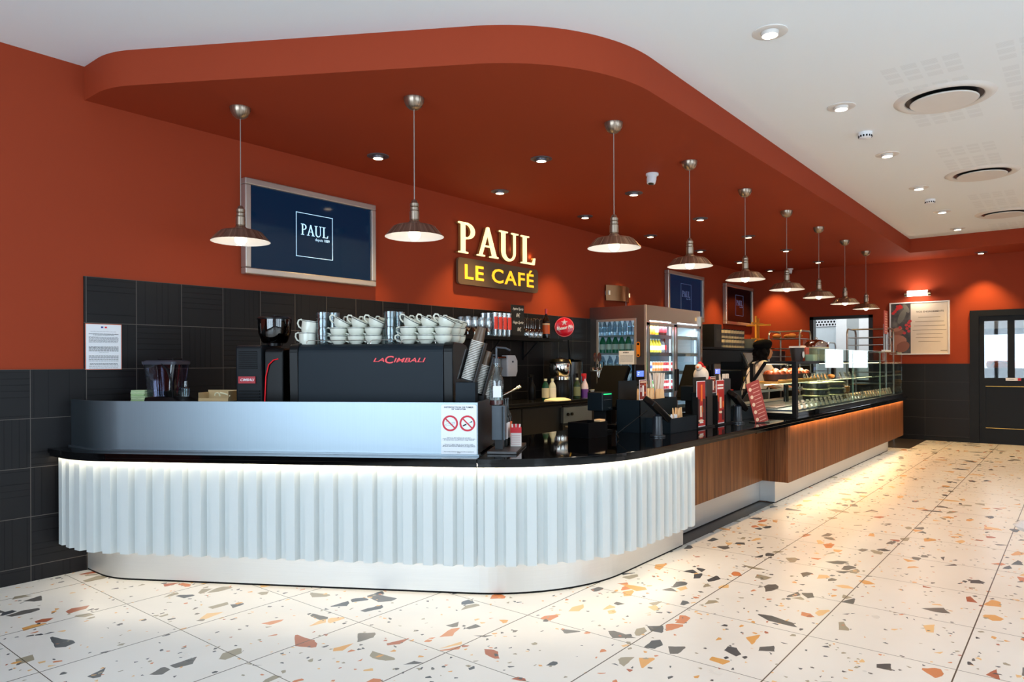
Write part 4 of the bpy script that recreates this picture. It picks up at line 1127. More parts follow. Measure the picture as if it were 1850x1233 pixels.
for di, (s, o, n, nm, zb) in enumerate(DISP):
    D = thing('cup_dispenser', 'black slanted holder for paper cups, %s of the three right of the espresso machine' % nm, 'cup dispenser', B(s, o, .851), BARZ)
    h = zb - .851
    mb = MB(); mb.box(-.065, .065, -.05, .05, 0, h - .005); mb.build('base_box', M_MBODY if di == 0 else M_BLACKM, D, bevel=.003)
    for sg_ in (-1, 1):
        mb = MB()
        M_ = Matrix.Translation((0, 0, h)) @ Matrix.Rotation(lean, 4, 'Y')
        mb.box(sg_ * .054 - .003, sg_ * .054 + .003, -.045, .045, -.0, .20 if sg_ < 0 else .27, M=M_); mb.build('side_plate', M_KRAFTK, D)
    mb = MB(); M_ = Matrix.Translation((0, 0, h)) @ Matrix.Rotation(lean, 4, 'Y'); mb.box(-.054, .054, .044, .05, 0, .27, M=M_); mb.build('back_plate', M_KRAFTK, D)
    for k in range(n):
        a = .02 + k * .0108
        top = k == n - 1
        loc = B(s + math.sin(lean) * a, o, zb + math.cos(lean) * a + .0)
        lab = 'paper cup, %s from the top of the nested stack in the %s holder' % (ORD[n - 1 - k], nm)
        if top: lab = 'brown paper cup turned base-up on top of the %s stack' % nm
        if pc0 is None: c_ = pc0 = make_papercup(lab, loc, 'nested paper cups in the slanted holders')
        else: c_ = dup(pc0, loc, lab)
        # cups are nested mouth down
        c_.rotation_euler = Matrix.Rotation(BARZ, 3, 'Z').to_4x4().to_euler()
        c_.rotation_euler = (Matrix.Rotation(BARZ, 3, 'Z') @ Matrix.Rotation(lean, 3, 'Y') @ Matrix.Rotation(PI, 3, 'X')).to_euler()

# slate stand with bottles, sugar carton
SS_ = thing('bottle_stand', 'black tray stand with grey slate block beside the end of the steel screen', 'stand', B(2.42, -.02, .851), BARZ)
mb = MB(); mb.box(-.09, .09, -.03, .46, 0, .016); mb.build('base_plate', mat('tray_black', (52, 48, 48), .35), SS_, bevel=.002)
mb = MB(); mb.box(-.075, .005, .06, .14, .075, .285); mb.build('slate_block', mat('grey_slate', (84, 92, 100), .6, noise=.25), SS_, bevel=.002)
mb = MB(); mb.box(-.012, -.006, .05, .06, .016, .28); mb.build('rod', M_BLACKM, SS_)
mb = MB(); mb.box(-.06, -.01, .08, .13, .016, .075); mb.build('post', M_BLACKM, SS_)
M_RLIQ = mat('red_syrup', (112, 34, 30), .2)
M_BOT = glass('bottle_glass', (225, 238, 238), .12, .03, .9)
BO = thing('syrup_bottle', 'clear pump bottle with a little red syrup standing on the slate block', 'bottle', B(2.368, -.12, .851 + .286), BARZ); BO.scale = (1.17, 1.17, 1.0)
mb = MB(); mb.lathe([(.002, .002), (.035, .002), (.037, .01), (.037, .155), (.03, .18), (.015, .205), (.013, .25), (.016, .252), (.016, .26)], 24); mb.build('glass_body', M_BOT, BO)
mb = MB(); mb.lathe([(.002, .004), (.0355, .004), (.0355, .03), (.002, .031)], 24); mb.build('syrup', M_RLIQ, BO)
mb = MB(); mb.box(-.012, .03, -.0385, -.036, .05, .12); mb.build('label', M_PAPER, BO)
mb = MB(); mb.cyl((0, 0, .258), .017, .03, 16); mb.cyl((0, 0, .285), .006, .07, 10); mb.tube([(0, 0, .352), (.0, 0, .358), (.05, 0, .352), (.075, 0, .338)], .006, 8); mb.tube([(0, 0, .31), (-.02, 0, .31)], .004, 6); mb.build('pump', mat('pump_grey', (60, 64, 70), .3), BO)
for i, (cs, co, tl, lab) in enumerate([(2.388, -.235, 8, 'dark bottle leaning just behind the slate block'), (2.392, -.31, 10, 'dark bottle with white label, middle of three behind the slate block'), (2.396, -.385, 12, 'dark bottle with orange label, farthest behind the slate block')]):
    b_ = thing('bottle', lab, 'bottle', B(cs, co, .868), BARZ, group='leaning bottles on the tray stand')
    mb = MB(); mb.lathe([(.002, .001), (.03, .001), (.032, .006), (.032, .17), (.024, .2), (.012, .225), (.011, .29), (.013, .292), (.013, .3), (.002, .3)], 20); mb.build('glass_body', mat('dark_bottle', (24, 30, 30), .08), b_)
    mb = MB(); mb.lathe([(.0328, .05), (.0328, .15)], 20); mb.build('label', mat('bottle_label%d' % i, [(200, 200, 205), (225, 225, 225), (200, 90, 50)][i], .6), b_)
SC = thing('sugar_carton', 'white and red carton of sugar sticks on the black tray', 'box', B(2.468, -.28, .868), BARZ + R(6))
mb = MB(); mb.box(-.034, .034, -.03, .03, 0, .085); mb.build('carton', mat('carton_white', (228, 216, 208), .6), SC)
mb = MB(); mb.box(-.0345, .0345, -.0305, .0305, .085, .118); mb.build('red_band', mat('carton_red', (214, 24, 38), .5), SC)
mb = MB()
for k in range(6): mb.box(-.0285, .0285, -.0306, -.030, .012 + k * .011, .0145 + k * .011)
mb.box(-.0275, -.0255, -.0306, -.030, .01, .078); mb.build('printed_lines', mat('faint_red', (206, 150, 146), .6), SC)
for k in range(5):
    mb = MB(); mb.box(-.005, .005, -.004, .004, 0, .05); M_ = mb.build('sugar_stick', mat('stick_%s' % ('red' if k % 2 else 'white'), (214, 30, 44) if k % 2 else (236, 226, 220), .6), SC, (-.02 + k * .01, -.005 + .006 * (k % 3), .09)); M_.rotation_euler = (R(4 * (k - 2)), R(3 * (k - 2)), 0)
# ------------------------------------------------------------------ shelf on the tiles with glasses
SH = thing('wall_shelf', 'black wall shelf of glasses under the glowing sign', 'shelf', (6.4, 5.285, 1.69))
mb = MB(); mb.box(-.95, .84, -.27, 0, -.035, 0); mb.build('board', M_BLACK, SH)
for xb in (-.32, .38):
    mb = MB(); mb.box(xb - .01, xb + .01, -.025, 0, -.26, -.035); mb.tube([(xb, -.23, -.04), (xb, -.015, -.235)], .009, 6); mb.build('bracket', M_BLACKM, SH)
M_WG = glass('wine_glass', (240, 246, 248), .28, .02, .95)
def make_glass(kind, label, loc, group, tint=None):
    t = thing({'wine': 'wine_glass', 'tall': 'tall_glass', 'goblet': 'goblet'}[kind], label, 'glass', loc, group=group)
    if kind == 'wine':   # stands mouth down
        mb = MB(); mb.lathe([(.036, 0), (.042, .03), (.041, .06), (.028, .088), (.006, .10)], 16); mb.build('bowl', M_WG, t)
        mb = MB(); mb.lathe([(.005, .10), (.0045, .185), (.012, .194), (.034, .199), (.036, .201), (.002, .202)], 16); mb.build('stem', M_WG, t)
    elif kind == 'goblet':
        mb = MB(); mb.lathe([(.002, 0), (.032, .002), (.006, .01), (.006, .03), (.03, .05), (.038, .08), (.036, .13), (.033, .15)], 16); mb.build('bowl', M_WG, t)
    else:
        mb = MB(); mb.lathe([(.002, .012), (.026, .012), (.027, 0), (.029, .01), (.034, .12), (.036, .20), (.034, .20), (.032, .12), (.026, .016)], 16); mb.build('glass_body', M_WG, t)
        if tint:
            mb = MB()
            a0 = R(-150); pts = [(.0355 * math.cos(a0 + R(95) * i / 8), .0355 * math.sin(a0 + R(95) * i / 8)) for i in range(9)]
            mb.strip([(x * .97, y * .97) for x, y in pts], [(x * 1.02, y * 1.02) for x, y in pts], .06, .165); mb.build('red_print', mat('red_print', (206, 52, 34), .5), t)
    return t
protos = {}
def glass_at(kind, label, loc, group, tint=None):
    key = (kind, bool(tint))
    if key not in protos: protos[key] = make_glass(kind, label, loc, group, tint); protos[key].scale = (1, 1, {'tall': 1.32, 'wine': 1.15, 'goblet': 1.35}[kind]); return
    r = dup(protos[key], loc, label, group=group)
random.seed(2)
for i, x in enumerate([5.55, 5.66, 5.77, 5.88]):
    for j, y in enumerate((5.06, 5.16)):
        glass_at('goblet', 'short stemmed glass, %s, %s row of the left end of the shelf' % (nth(i, 4), ['front', 'back'][j]), (x, y, 1.69), 'short glasses on the shelf')
for i, x in enumerate([5.99, 6.07, 6.15, 6.23]):
    for j, y in enumerate((5.06, 5.15, 5.23)):
        glass_at('tall', 'tall glass%s, %s in the %s row on the shelf' % (' with red print' if j == 0 else '', nth(i, 4), ['front', 'middle', 'back'][j]), (x, y, 1.69), 'tall beer glasses on the shelf', tint=(j == 0) or None)
for i, x in enumerate([6.58, 6.665, 6.75, 6.835]):
    for j, y in enumerate((5.07, 5.17)):
        glass_at('wine', 'upturned wine glass, %s in the %s row right of the chalkboard' % (nth(i, 4), ['front', 'back'][j]), (x, y, 1.69), 'upturned wine glasses')
M_CHALKB = mat('chalkboard_black', (24, 24, 24), .8); M_CHALK = mat('chalk', (225, 225, 222), .9, noise=0)
CH = thing('chalkboard', 'small black chalkboard with handwritten spritz prices standing on the shelf', 'chalkboard', (6.39, 5.05, 1.69))
mb = MB(); mb.box(-.115, .115, 0, .012, .02, .37); mb.build('board', M_CHALKB, CH)
mb = MB(); mb.box(-.16, .16, -.03, .06, 0, .02); mb.build('foot', M_BLACK, CH)
text('Apérol Spritz', .032, M_CHALK, CH, (0, -.002, .325), shear=.4, width=.2)
text('8€', .045, M_CHALK, CH, (0, -.002, .25), shear=.2)
text('Hugo Spritz', .032, M_CHALK, CH, (0, -.002, .17), shear=.4, width=.2)
text('8€', .045, M_CHALK, CH, (0.02, -.002, .09), shear=.2)
AB = thing('aperitif_bottle', 'dark bottle with red cap and orange label at the right end of the shelf', 'bottle', (6.98, 5.08, 1.69))
mb = MB(); mb.lathe([(.002, 0), (.042, 0), (.044, .01), (.044, .20), (.035, .235), (.016, .265), (.014, .30), (.014, .315)], 24); mb.build('glass_body', mat('brown_bottle_glass', (32, 20, 12), .06), AB)
mb = MB(); mb.cyl((0, 0, .30), .0165, .06, 16); mb.build('cap', mat('cap_red', (190, 24, 30), .35), AB)
mb = MB(); mb.lathe([(.0446, .055), (.0446, .185)], 24); mb.build('label', mat('label_orange', (216, 92, 30), .5), AB)
mb = MB(); mb.lathe([(.045, .165), (.045, .182)], 24); mb.build('label_band', mat('label_cream', (230, 200, 150), .5), AB)
# round beer sign
RS = thing('round_sign', 'round glossy red beer sign with a star on the tiles left of the cooler', 'sign', (7.475, 5.153, 1.85), R(-51)); RS.scale = (.57, .57, .57)
M_Y = Matrix.Rotation(PI / 2, 4, 'X')
mb = MB(); mb.lathe([(.222, 0), (.218, .008), (.19, .016), (.12, .024), (.002, .026)], 48, M=M_Y); mb.build('disc', mat('sign_gloss_red', (206, 20, 40), .12), RS)
mb = MB(); annulus(mb, 0, 0, .205, .214, -.015); mb.build('rim_line', mat('sign_rim', (236, 120, 120), .3), RS)
mb = MB()
def star(r0, r1): return [((r0 if i % 2 == 0 else r1) * math.sin(PI * i / 5), .105 + (r0 if i % 2 == 0 else r1) * math.cos(PI * i / 5)) for i in range(10)]
for a_, r0, r1, y in ((M_PAPER, .075, .032, .028), (mat('star_red', (206, 20, 40), .3), .058, .024, .0295), (mat('star_white2', (232, 236, 242), .4), .045, .018, .031)):
    q = MB(); q.prism(star(r0, r1)[::-1], y - .002, y, 0, M_XZ); q.build('star', a_, RS)
text('Meteor Pils', .075, M_PAPER, RS, (0, -.029, -.015), width=.37, shear=.35, off=.03, ry=R(-9), name='script_lettering')
mb = MB(); mb.tube([(0, 0, 0), (0, .37, 0)], .02, 8); mb.build('wall_arm', M_BLACKM, RS)
# soap dispenser
SD = thing('soap_dispenser', 'white soap dispenser on the tiles below the shelf', 'soap dispenser', (6.45, 5.285, 1.36))
mb = MB(); loft(mb, [(rrect(.085, .05, .02), -.12, (0, -.05)), (rrect(.10, .055, .02), -.06, (0, -.055)), (rrect(.10, .055, .02), .06, (0, -.055)), (rrect(.08, .045, .02), .125, (0, -.046))]); mb.build('body', mat('dispenser_white', (212, 210, 212), .35), SD)
mb = MB(); mb.box(-.015, .015, -.112, -.108, .04, .06); mb.build('mark', M_GREYINK, SD)
mb = MB(); mb.box(-.18, -.12, -.03, 0, -.02, .10); mb.tube([(-.15, -.03, .10), (-.15, -.12, .10), (-.28, -.12, .10), (-.28, -.12, -.03)], .012, 8); mb.build('elbow_lever', M_CHROME, SD)

# ------------------------------------------------------------------ back counter
BK = thing('back_counter', 'black work counter along the tiled wall between the bar and the cooler', 'counter')
mb = MB(); mb.box(5.2, 8.28, 4.62, 5.284, .93, .965); mb.build('top', mat('counter_stone', (22, 22, 24), .12), BK, bevel=.002)
mb = MB(); mb.box(5.2, 8.28, 4.70, 5.28, .1, .93); mb.build('cabinet', M_BLACK, BK)
for i in range(4): mb = MB(); mb.box(5.23 + i * .765, 5.98 + i * .765, 4.682, 4.70, .12, .90); mb.build('door', M_BLACKM, BK)
DW = thing('dishwasher', 'small steel dishwasher front built in under the back counter', 'dishwasher', (7.0, 4.655, .0))
mb = MB(); mb.box(-.3, .3, -.02, .02, .70, .88); mb.build('control_panel', M_STEEL, DW); mb = MB(); mb.box(-.3, .3, -.01, .02, .12, .69); mb.build('door', M_BLACKM, DW)
mb = MB(); mb.tube([(-.27, -.03, .665), (-.27, -.05, .665), (.27, -.05, .665), (.27, -.03, .665)], .01, 8); mb.build('handle', M_CHROME, DW)
for xk in (-.22, -.14): mb = MB(); mb.cyl((0, 0, 0), .018, .02, 12, M=Matrix.Translation((xk, -.02, .80)) @ M_Y); mb.build('knob', M_BLACK, DW)
ZC = .966
# juicer: steel bowl on black base with lid
JU = thing('juicer', 'large chrome juicer with black base and a yellow tag on the back counter', 'juicer', (7.05, 4.93, ZC)); JU.scale = (.68, .68, 1)
mb = MB(); mb.lathe([(.002, 0), (.17, 0), (.175, .02), (.165, .2), (.15, .22), (.002, .22)], 32); mb.build('base', M_BLACKS, JU)
mb = MB(); mb.lathe([(.15, .22), (.175, .225), (.175, .262), (.155, .265), (.002, .265)], 32); mb.build('chrome_ring', M_CHROME, JU)
mb = MB(); mb.lathe([(.155, .265), (.17, .28), (.185, .34), (.185, .41), (.175, .43), (.002, .43)], 32); mb.build('bowl', M_CHROME, JU)
mb = MB(); mb.lathe([(.185, .425), (.185, .44), (.15, .47), (.06, .485), (.002, .49)], 32); mb.cyl((-.06, 0, .48), .015, .03, 10); mb.cyl((.07, 0, .475), .015, .03, 10); mb.build('lid', M_BLACKS, JU)
mb = MB(); mb.add([(.05, -.165, .468), (.10, -.16, .465), (.17, -.13, .40), (.13, -.17, .40)], [(0, 1, 2, 3)]); mb.add([(.05, -.163, .468), (.10, -.158, .465), (.17, -.128, .40), (.13, -.168, .40)], [(3, 2, 1, 0)]); mb.build('yellow_tag', mat('yellow_card', (240, 200, 90), .6), JU)
mb = MB(); mb.tube([(.17, 0, .36), (.21, 0, .36)], .02, 10); mb.build('spout', M_CHROME, JU)
UR = thing('drinks_urn', 'tall dark steel urn with a knob lid behind the juicer', 'urn', (7.46, 5.06, ZC)); UR.scale = (.8, .8, 1)
mb = MB(); mb.lathe([(.002, 0), (.2, 0), (.2, .44), (.17, .46), (.002, .465)], 32); mb.build('body', mat('dark_steel', (64, 62, 60), .22, .9), UR)
mb = MB(); mb.box(-.19, .19, -.2, .2, .4655, .478); mb.build('lid_plate', M_BLACKS, UR); mb = MB(); mb.tube([(-.0, 0, .48), (-.04, 0, .72)], [.022, .012], 8); mb.build('lever', M_BLACK, UR)
# beer taps
BT_ = thing('beer_tap_tower', 'chrome beer tap tower with two round badges beside the cooler', 'beer tap', (7.83, 4.86, ZC)); BT_.scale = (.7, .7, 1.05)
mb = MB(); mb.cyl((0, 0, 0), .05, .015, 20); mb.cyl((0, 0, .01), .03, .34, 20); mb.cyl((0, 0, .35), .04, .04, 20); mb.build('column', M_CHROME, BT_)
mb = MB(); mb.tube([(-.26, 0, .33), (.16, 0, .33)], .028, 12); mb.build('manifold', M_CHROME, BT_)
for i, xt in enumerate((-.22, -.08, .06)):
    mb = MB(); mb.tube([(xt, 0, .33), (xt, -.10, .33), (xt, -.115, .24)], [.014, .014, .009], 8); mb.build('spout', M_CHROME, BT_)
    mb = MB(); mb.tube([(xt, -.06, .34), (xt, -.06, .42)], .012, 8); q_ = mb.build('lever', M_BLACKS, BT_)
    if i < 2:
        mb = MB(); mb.lathe([(.002, -.012), (.05, -.012), (.058, 0), (.05, .012), (.002, .012)], 24, M=Matrix.Translation((xt, -.06, .475)) @ M_Y); mb.build('badge', mat('tap_badge', (70, 34, 26), .15), q_)
# bottles and sprays
def spray(name, label, loc, body, liquid, trig, rz=0):
    t = thing(name, label, 'spray bottle', loc, rz, group='spray bottles on the back counter')
    mb = MB(); mb.lathe([(.002, .002), (.042, .002), (.044, .01), (.044, .12), (.038, .16), (.02, .2), (.014, .22), (.014, .24)], 20); mb.build('bottle', body, t)
    if liquid: mb = MB(); mb.lathe([(.002, .004), (.0445, .004), (.0447, .11), (.002, .111)], 20); mb.build('liquid', liquid, t)
    mb = MB(); mb.cyl((0, 0, .235), .019, .03, 14); mb.box(-.055, .02, -.012, .012, .265, .295); mb.box(-.04, -.03, -.008, .008, .21, .27); mb.build('trigger_head', trig, t)
    return t
spray('spray_bottle', 'spray bottle with purple liquid and red trigger on the back counter', (7.28, 4.72, ZC), mat('cloudy_plastic', (222, 206, 222), .3), mat('purple_liquid', (96, 48, 140), .25), mat('red_trigger', (206, 26, 40), .35))
spray('spray_bottle', 'spray bottle with red trigger half hidden behind the purple one', (7.43, 4.82, ZC), mat('cloudy_plastic2', (200, 196, 180), .3), None, mat('red_trigger', (206, 26, 40), .35))
spray('spray_bottle', 'dark spray bottle with black trigger left of the juicer', (6.56, 4.98, ZC + .0), M_BLACKS, None, M_BLACK)
for i, (x, y, bc, lab) in enumerate([(6.58, 4.80, (20, 66, 50), 'dark green bottle with cream label left of the juicer'), (6.66, 4.76, (200, 208, 200), 'clear bottle with white label and cream cap left of the juicer'), (7.17, 4.76, (40, 62, 44), 'dark bottle with pale label between the juicer and the purple spray')]):
    b_ = thing('detergent_bottle', lab, 'bottle', (x, y, ZC), group='bottles on the back counter')
    mb = MB(); mb.lathe([(.002, 0), (.04, 0), (.042, .01), (.042, .15), (.03, .19), (.015, .21), (.015, .225)], 20); mb.build('body', mat('detergent%d' % i, bc, .2), b_)
    mb = MB(); mb.cyl((0, 0, .222), .018, .025, 14); mb.build('cap', mat('cap_cream', (214, 216, 190), .5), b_)
    mb = MB(); mb.lathe([(.0428, .03), (.0428, .14)], 20); mb.build('label', mat('label_pale%d' % i, [(196, 192, 168), (222, 222, 214), (120, 130, 96)][i], .6), b_)
mb = MB(); loft(mb, [(rrect(.16, .10, .05), 0, (0, 0)), (rrect(.155, .095, .05), .012, (0, 0)), (rrect(.10, .05, .04), .03, (0, 0))])
tag(mb.build('folded_cloth', mat('cream_cloth', (226, 220, 190), .9), None, (6.62, 4.66, ZC)), 'cream folded cloth at the edge of the back counter', 'cloth')
TB = thing('food_container', 'clear plastic container with lid on the back counter left of the cooler', 'container', (7.62, 4.71, ZC)); TB.scale = (.8, .8, 1)
mb = MB(); loft(mb, [(rrect(.13, .085, .02), 0, (0, 0)), (rrect(.15, .10, .02), .085, (0, 0))], cap=(True, False)); mb.build('tub', mat('frosted_plastic', (206, 210, 214), .3), TB)
mb = MB(); mb.box(-.155, .155, -.105, .105, .085, .092); mb.build('lid', mat('frosted_lid', (216, 220, 222), .3), TB)
SK = thing('faucet', 'chrome faucet over the sink at the end of the bar', 'faucet', (5.75, 4.85, ZC))
mb = MB(); mb.cyl((0, 0, 0), .025, .05, 16); mb.tube([(0, 0, .04), (.02, -.02, .06), (.22, -.14, .17)], .012, 10); mb.tube([(.2, -.13, .16), (.235, -.15, .178)], .02, 10); mb.build('spout', M_CHROME, SK)
mb = MB(); loft(mb, [(rrect(.10, .05, .03), 0, (0, 0)), (rrect(.09, .045, .03), .03, (0, 0)), (rrect(.03, .03, .02), .075, (-.02, 0))])
tag(mb.build('dish_cloth', mat('teal_cloth', (34, 84, 96), .9), None, (5.62, 4.70, ZC)), 'teal cloth bunched up beside the faucet', 'cloth')

# ------------------------------------------------------------------ glass drinks cooler
FR = thing('drinks_cooler', 'tall steel drinks cooler with glass side and two glass doors, full of bottles', 'refrigerator', (8.3, 4.441, 0))
FW, FD, FH = 1.70, .855, 2.15
M_FR = steel_mat('cooler_steel', (150, 142, 136), .36); M_FRL = mat('cooler_light_trim', (206, 196, 186), .3, .6)
M_FIN = mat('cooler_lining', (220, 228, 234), .4)
def bx_(nm, mt, *q, par=FR, bevel=0):
    mb = MB(); mb.box(*q); return mb.build(nm, mt, par, bevel=bevel)
mb = MB(); mb.box(0, .03, 0, FD, 0, .86); mb.box(0, .03, 0, FD, 1.98, FH); mb.box(0, .03, 0, .135, .86, 1.98); mb.box(0, .03, .745, FD, .86, 1.98)
mb.build('left_side', M_FR, FR)
mb = MB()
for q in ((.715, .745, .86, 1.98), (.135, .165, .86, 1.98), (.165, .715, 1.95, 1.98), (.165, .715, .86, .89)): mb.box(-.006, .01, *q)
mb.build('side_window_trim', M_FRL, FR)
bx_('side_window', glass('cooler_glass', (235, 246, 250), .04), .008, .014, .165, .715, .89, 1.95)
bx_('right_side', M_FR, FW - .03, FW, 0, FD, 0, FH)
bx_('back', M_FIN, .03, FW - .03, FD - .03, FD, 0, FH)
bx_('right_lining', M_FIN, FW - .036, FW - .031, .03, FD - .03, .52, 2.1); bx_('top', M_FR, .03, FW - .03, 0, FD - .03, 2.12, FH); bx_('base', M_FR, .03, FW - .03, .02, FD - .03, 0, .52)
bx_('header', M_FR, .03, FW - .03, -.004, .05, 1.93, 2.12)
mb = MB(); mb.box(-.012, .012, -.012, .012, 0, FH); mb.build('corner_post', M_FRL, FR)
mb = MB(); mb.box(FW - .05, FW + .004, -.03, .0, .0, FH - .08); mb.build('hinge_post', M_CHROME, FR)
mb = MB(); mb.box(1.50, 1.56, -.006, -.004, 2.0, 2.05); mb.build('sticker', mat('sticker_gold', (220, 196, 150), .5), FR)
for i, (a, b) in enumerate(((.03, .80), (.84, FW - .05))):
    mb = MB()
    for q in ((a, a + .035, .52, 1.92), (b - .035, b, .52, 1.92), (a, b, 1.885, 1.92), (a, b, .52, .56)): mb.box(q[0], q[1], -.03, -.004, q[2], q[3])
    d_ = mb.build('door', mat('door_alu', (150, 150, 154), .3, .8), FR)
    mb = MB(); mb.box(a + .035, b - .035, -.018, -.014, .56, 1.885); mb.build('pane', glass('cooler_glass'), d_)
    mb = MB(); hx = b - .02 if i == 0 else a + .02; mb.box(hx - .008, hx + .008, -.055, -.03, 1.0, 1.3); mb.build('handle', M_BLACKM, d_)
    mb = MB(); mb.box(a + .08, b - .08, -.008, -.004, 1.935, 1.95); mb.build('header_light', mat('cooler_tube', (240, 250, 255), .4, emis=(225, 242, 255), es=3, noise=0), FR)
for x_ in (.06, .82, FW - .06):
    mb = MB(); mb.box(x_ - .006, x_ + .006, .05, .065, .56, 1.9); mb.build('light_strip', mat('cooler_led', (240, 250, 255), .4, emis=(220, 240, 255), es=2.2, noise=0), FR)
area('cooler_light', (8.3 + FW / 2, 4.441 + .06, 1.88), (8.3 + FW / 2, 4.441 + .42, 1.0), 1.5, .05, 20, (.85, .95, 1.0))
area('cooler_light_low', (8.3 + FW / 2, 4.441 + .06, 1.25), (8.3 + FW / 2, 4.441 + .6, 1.25), 1.5, .9, 14, (.85, .95, 1.0))
SZ = [.79, 1.02, 1.27, 1.525, 1.765]
M_WIRE = mat('shelf_rail_grey', (176, 182, 192), .35, .3)
for z in SZ: bx_('shelf', M_WIRE, .04, FW - .04, .05, FD - .05, z - .022, z - .002); bx_('price_rail', M_WIRE, .04, FW - .04, .035, .05, z - .045, z + .004)
def fb(x, y, z): return (8.3 + x, 4.441 + y, z)
PB = {}
def pbottle(kind, label, x, y, z, group):
    SPEC = {
        'water': ((200, 225, 240), (60, 120, 190), (150, 190, 225), .032, .21, True),
        'green': ((20, 120, 78), (30, 150, 110), (210, 226, 216), .045, .24, False),
        'lemon': ((226, 226, 190), (236, 220, 40), (230, 232, 220), .042, .22, True),
        'cola': ((40, 16, 14), (200, 20, 30), (206, 22, 34), .033, .22, False),
        'orange': ((236, 140, 30), (60, 140, 60), (240, 190, 60), .033, .2, False),
        'yellow': ((240, 200, 40), (230, 230, 220), (232, 240, 240), .036, .19, False),
        'mint': ((150, 214, 160), (40, 160, 80), (120, 200, 60), .033, .18, False),
        'white': ((226, 234, 236), (40, 150, 110), (206, 226, 220), .033, .2, False),
        'pink': ((190, 90, 100), (40, 30, 34), (240, 190, 196), .034, .2, False),
        'bigwater': ((196, 222, 236), (220, 228, 236), (176, 205, 226), .045, .22, True),
    }
    body, cap, lab, r, h, clear = SPEC[kind]
    if kind not in PB:
        t = thing('drink_bottle', label, 'bottle', fb(x, y, z), group=group)
        mb = MB(); mb.lathe([(.002, 0), (r, 0), (r, h * .55), (r * .96, h * .62), (r * .45, h * .86), (r * .38, h * .93)], 14)
        mb.build('bottle_body', glass('clear_pet', (205, 228, 242), .16, .05, .8) if clear else mat('drink_' + kind, body, .15), t)
        mb = MB(); mb.cyl((0, 0, h * .92), r * .45, h * .08, 12); mb.build('cap', mat('cap_' + kind, cap, .4), t)
        mb = MB(); mb.lathe([(r * 1.02, h * .2), (r * 1.02, h * .5)], 14); mb.build('label', mat('lab_' + kind, lab, .5), t)
        PB[kind] = t; return t
    return dup(PB[kind], fb(x, y, z), label, group=group)
def can(kind, label, x, y, z, group):
    c1, c2 = {'redcan': ((206, 20, 32), (236, 232, 232)), 'orangecan': ((238, 120, 20), (246, 226, 180)), 'bluecan': ((210, 216, 232), (40, 70, 170)), 'greencan': ((60, 180, 80), (230, 240, 200)), 'yellowpack': ((240, 190, 50), (232, 232, 236))}[kind]
    if kind not in PB:
        t = thing('drink_can', label, 'can', fb(x, y, z), group=group)
        mb = MB(); mb.lathe([(.002, 0), (.026, 0), (.03, .008), (.03, .125), (.024, .138), (.002, .138)], 14, mats=[1, 1, 0, 1, 1]); mb.build('can_body', [mat('can_' + kind, c1, .25), M_CHROME], t)
        mb = MB(); mb.lathe([(.0304, .045), (.0304, .085)], 14); mb.build('print_band', mat('band_' + kind, c2, .4), t)
        PB[kind] = t; return t
    return dup(PB[kind], fb(x, y, z), label, group=group)
g = 'bottles in the drinks cooler'
# seen through the side window (rows run back from the front)
for i in range(8): pbottle('water', 'blue-capped bottle, %s in the top row behind the side window' % nth(i, 8), .07, .74 - i * .079, SZ[4], g)
for i in range(6): pbottle('green' if i < 5 else 'lemon', ('green bottle, %s in the row behind the side window' % nth(i, 6)) if i < 5 else 'clear bottle with yellow cap at the right of the green bottles', .085, .70 - i * .10, SZ[3], g)
for i in range(5): pbottle('bigwater', 'large water bottle, %s in the third row behind the side window' % nth(i, 5), .085, .70 - i * .115, SZ[2], g)
for i in range(5): pbottle('bigwater', 'large water bottle, %s in the lowest row behind the side window' % nth(i, 5), .085, .70 - i * .115, SZ[1], g)
rows = [
 (SZ[4], ['white', 'pink', 'orange', 'orange', 'yellow', 'cola', 'cola', 'cola']),
 (SZ[3], ['white', 'white', 'yellow', 'yellow', 'yellow', 'yellow', 'lemon', 'cola']),
 (SZ[2], ['mint', 'mint', 'bluecan', 'orangecan', 'orangecan', 'orangecan', 'orangecan', 'redcan', 'redcan', 'orangecan', 'redcan', 'redcan']),
 (SZ[1], ['yellowpack', 'yellowpack', 'greencan', 'greencan', 'greencan', 'redcan', 'redcan', 'redcan', 'redcan', 'redcan', 'redcan', 'redcan']),
]
rn = ['top', 'second', 'third', 'fourth']
for ri, (z, ks) in enumerate(rows):
    for i, k in enumerate(ks):
        x = .17 + i * (.083 if ri < 2 else .08)
        lab = '%s %s, %s in the %s row behind the front doors' % ({'white': 'white', 'pink': 'pink', 'orange': 'orange', 'yellow': 'yellow', 'cola': 'dark red-labelled', 'lemon': 'pale', 'mint': 'green', 'bluecan': 'blue-white', 'orangecan': 'orange', 'redcan': 'red', 'greencan': 'green', 'yellowpack': 'yellow'}[k], 'can' if k.endswith('can') or k.endswith('pack') else 'bottle', nth(i, len(ks)), rn[ri])
        (can if k.endswith('can') or k.endswith('pack') else pbottle)(k, lab, x, .11, z, g)
